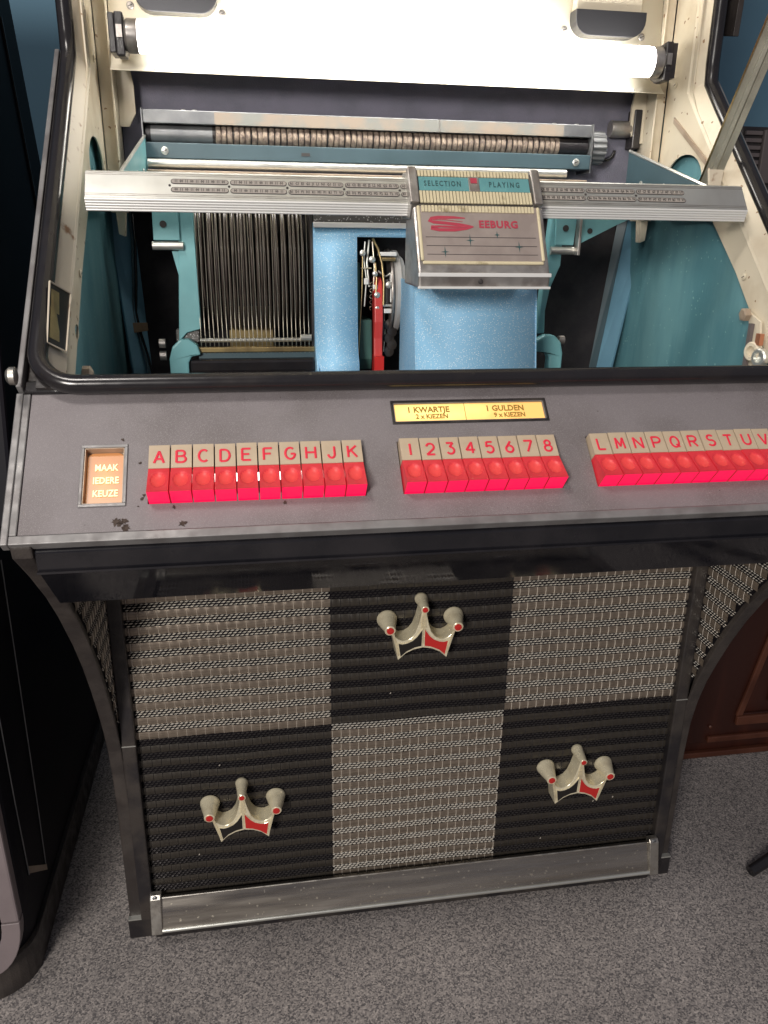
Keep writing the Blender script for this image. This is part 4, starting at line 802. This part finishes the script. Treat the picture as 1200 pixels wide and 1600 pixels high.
screw(.397, .0905, 1.109, (0, -.3, 1), .005, J, M['tan'])
# lock parts at the lower right
b = MB(); b.prism([(-.032, .936), (-.062, .926), (-.078, .862), (-.048, .862), (-.045, .90)], .4035, .4065, YZ); lk = b.build('lid_lock', M['cream'], J, bevel=.001)
b = MB(); b.lathe([(.006, 0), (.0085, .001), (.0085, .008), (.006, .009)], (.4035, -.0345, .9315), (-1, 0, 0), 6); b.build('lock_nut', M['tan'], lk)
for k, (y, z, r) in enumerate(((-.062, .889, .0125), (-.078, .884, .0115))):
    b = MB(); b.lathe([(r*.55, .0), (r, .0), (r, .006), (r*.85, .008), (r*.55, .008), (r*.5, .003)], (.4030, y, z), (-1, -.2, 0), 22); b.build('lock_ring', M['cream' if k == 0 else 'silver'], lk, smooth=35)
b = MB(); b.box(.3985, .4030, -.052, -.046, .86, .922); b.build('lock_pin', M['grey_slats'], lk)
b = MB(); b.box(.3975, .4030, -.075, -.066, .898, .912); b.build('copper_tab', mat('copper_tab', (.55, .24, .14), .4, .6), lk)
# left: flat black plate for the shade inside the chute opening, cable and tape
q = [Vector(v) for v in ((-.4205, -.104, .973), (-.4075, -.0755, .959), (-.4075, -.1275, .906), (-.4205, -.146, .918))]; nq = (q[1]-q[0]).cross(q[3]-q[0]).normalized(); nq = nq if nq.x > 0 else -nq; ctr = sum(q, Vector())/4
b = MB(); b.add([tuple(v+nq*.0010) for v in q], [(0, 1, 2, 3)]); ch_ = b.build('chute_shade_plate', M['enamel_black'], J, solid=.0008)
b = MB(); b.tube([tuple(v+nq*.0015) for v in q+[q[0]]], .0010, 6); b.build('chute_edge', M['cream_rust'], ch_)
iq = [ctr+(v-ctr)*.80 for v in q]; b = MB(); b.add([tuple(v+nq*.0016) for v in (iq[0], iq[0].lerp(iq[1], .45), iq[3].lerp(iq[2], .65), iq[3])], [(0, 1, 2, 3)]); b.build('chute_lining', M['brass'], ch_, solid=.0004)
b = MB(); pts = [(-.391, .357, 1.05), (-.3905, .352, 1.0), (-.394, .350, .94), (-.398, .350, .90), (-.394, .350, .87), (-.385, .350, .83), (-.379, .350, .79)]; b.tube(pts, .0021, 8); cb = b.build('black_cable', M['rubber'], J, smooth=60)
b = MB(); b.tube([(x-.004, y-.003, z) for x, y, z in pts], .0018, 8); b.build('green_cable', M['cyan_dark'], cb, smooth=60)
b = MB(); b.prism([(-.4065, .884), (-.3815, .884), (-.3810, .872), (-.4065, .868)], .3415, .3455, XZ); b.build('brown_tape', M['tape'], J)
b = MB(); b.lathe([(.003, 0), (.009, .002), (.009, .010), (.003, .013)], (-.408, -.058, .872), (1, 0, 0), 8); b.build('hex_bolt', M['tan'], J)
# the raised lid itself, above the frame of the picture: cream inside, hinged at the top of the case
b = MB(); b.prism([(.17, 1.625), (.19, 1.615), (-.30, 1.845), (-.305, 1.862)], -.425, .425, YZ); ld = b.build('open_lid', M['reflector'], J, bevel=.002)
b = MB(); b.prism([(.18, 1.64), (.19, 1.60), (.41, 1.60), (.41, 1.64)], -.425, .425, YZ); b.build('case_top', M['side'], J)
# dark lid arm hanging beside the right edge, keyhole ring on the left
b = MB(); b.prism([(.170, 1.60), (.223, 1.60), (.217, 1.293), (.183, 1.286)], .4560, .4640, YZ); b.build('lid_arm', M['side'], J, bevel=.001)
b = MB(); b.lathe([(.006, 0), (.0085, .001), (.0085, .006), (.0055, .009)], (-.4395, -.190, .893), (-1, 0, 0), 16); b.build('side_lock', M['chrome'], J, smooth=40)

# ================================================================== NEIGHBOURS
Nb = thing('neighbour_machine', 'dark cabinet machine with rounded grey skirt corner at the left edge', 'machine', (-.90, .2, 0))
def off(o): o.location = Vector(o.location)-Vector((-.90, .2, 0)); return o
base = arc(-.562-.065, -.087+.065, .065, -90, 0, 8)+[(-.562, .56), (-1.25, .56), (-1.25, -.087)]
b = MB(); b.prism(base, .001, .060, lambda p, q, d: (p, q, d)); off(b.build('base', M['side'], Nb, bevel=.004))
b = MB(); bp_ = arc(-.568-.06, -.080+.06, .06, -90, 0, 8)+[(-.568, .56), (-1.25, .56), (-1.25, -.080)]
b.prism(bp_, .060, .62, lambda p, q, d: (p, q, d)); off(b.build('body', M['neighbour'], Nb, bevel=.004))
b = MB(); b.prism([(.14, .62), (.56, .62), (.60, 1.02), (.452, 1.45), (.30, 1.45)], -1.25, -.560, YZ); off(b.build('upper_case', M['neighbour'], Nb, bevel=.006))
b = MB(); b.tube([(-.5585, .412, 1.31), (-.5585, .49, 1.05)], .0022, 6); off(b.build('case_seam', M['black_gloss'], Nb))
for pts in ([(-.5665, -.028, .60), (-.5665, -.020, .28), (-.5665, -.013, .15)], [(-.5665, .078, .60), (-.5665, .066, .20), (-.5665, .060, .09)]):
    b = MB(); b.tube(pts, .0010, 6); off(b.build('chrome_line', M['zinc'], Nb))
b = MB(); b.prism([(-.013, .152), (.060, .090), (.060, .100), (-.013, .165)], -.5676, -.5650, YZ); off(b.build('chrome_end', M['tan'], Nb))
o_arc = [(-.540, .62), (-.5430, .458), (-.5560, .155)]; c_ = arc(-.615, .135, .058, 10, -90, 8, .072)
sk = [(-.5745, .62), (-.568, .62)]+[(-.562, .45), (-.557, .30), (-.5560, .155)]
sk = [(-.564, .62), (-.5565, .155), (-.580, .155), (-.588, .62)]
b = MB(); b.prism(sk, -.104, -.086, XZ); off(b.build('skirt_upright', M['skirt'], Nb, bevel=.003))
corner = arc(-.606, .154, .0495, 0, -90, 9, .088)+[(-.70, .066), (-.70, .100)]+arc(-.606, .154, .026, -90, 0, 7, .054)
b = MB(); b.prism(corner, -.104, -.086, XZ); off(b.build('skirt_corner', M['skirt'], Nb, bevel=.003))
b = MB(); b.box(-.80, -.590, -.094, -.082, .12, .62); off(b.build('skirt_panel', M['side'], Nb))

Wc = thing('wooden_cabinet', 'dark red-brown wooden cabinet with panelled door behind the jukebox', 'cabinet', (.95, .45, 0))
def offw(o): o.location = Vector((-.95, -.45, 0)); return o
b = MB(); b.box(.575, 1.40, .290, .70, .001, .86); offw(b.build('carcass', M['wood'], Wc, bevel=.003))
b = MB(); b.box(.575, 1.40, .278, .2895, .001, .014); offw(b.build('skirting', M['wood_edge'], Wc, bevel=.002))
b = MB(); b.prism([(.575, .035), (1.38, .035), (1.38, .84), (.575, .84)], .2895, .282, XZ, [[(.735, .098), (1.25, .098), (1.25, .74), (.775, .74), (.772, .29)]]); dr_ = offw(b.build('door', M['wood'], Wc, bevel=.0025))
b = MB(); b.box(.672, 1.30, .274, .2818, .040, .053); offw(b.build('door_rail', M['wood_edge'], Wc, bevel=.002))
b = MB(); b.box(.730, 1.27, .274, .2818, .076, .097); offw(b.build('door_moulding', M['wood_edge'], Wc, bevel=.002))
b = MB(); b.prism([(.728, .098), (.742, .098), (.784, .29), (.79, .74), (.776, .74), (.770, .29)], .2818, .275, XZ); offw(b.build('door_stile', M['wood_edge'], Wc, bevel=.002))
b = MB(); b.box(.80, 1.24, .2835, .2898, .12, .72); offw(b.build('door_panel', M['wood'], Wc, bevel=.003))
b = MB(); b.lathe([(.003, 0), (.004, .003), (.002, .005)], (.676, .2818, .075), (0, -1, 0), 10); offw(b.build('door_pin', M['wood_edge'], Wc))

# grey slatted set standing on the cabinet, glimpsed over the right edge
Rd = thing('radio_set', 'grey slatted radio-like case glimpsed against the blue wall at right', 'radio', (.95, .66, .86))
b = MB(); b.box(.745, 1.2, .60, .85, .861, 1.228); o = b.build('case', M['black_satin'], Rd, bevel=.003); o.location = (-.95, -.66, -.86)
for k in range(6):
    b = MB(); b.box(.752, .7865, .592, .5995, 1.146+k*.0132, 1.1535+k*.0132); o = b.build('slat', M['grey_slats'], Rd, bevel=.001); o.location = (-.95, -.66, -.86)
b = MB(); b.box(.790, 1.19, .590, .5995, 1.125, 1.222); o = b.build('front_plate', M['grey_slats'], Rd, bevel=.002); o.location = (-.95, -.66, -.86)

Ft = thing('chair_foot', 'black tubular furniture foot on the carpet at the right edge', 'furniture foot', (.60, -.03, 0))
b = MB(); b.tube([(.578-.60, .0, .0085), (.625-.60, .012, .022)], [.0095, .0100], 16); b.build('rubber_tip', M['rubber'], Ft, smooth=40)
b = MB(); b.tube([(.622-.60, .011, .021), (.80-.60, .055, .075)], .0082, 14); b.build('tube', M['black_satin'], Ft, smooth=40)
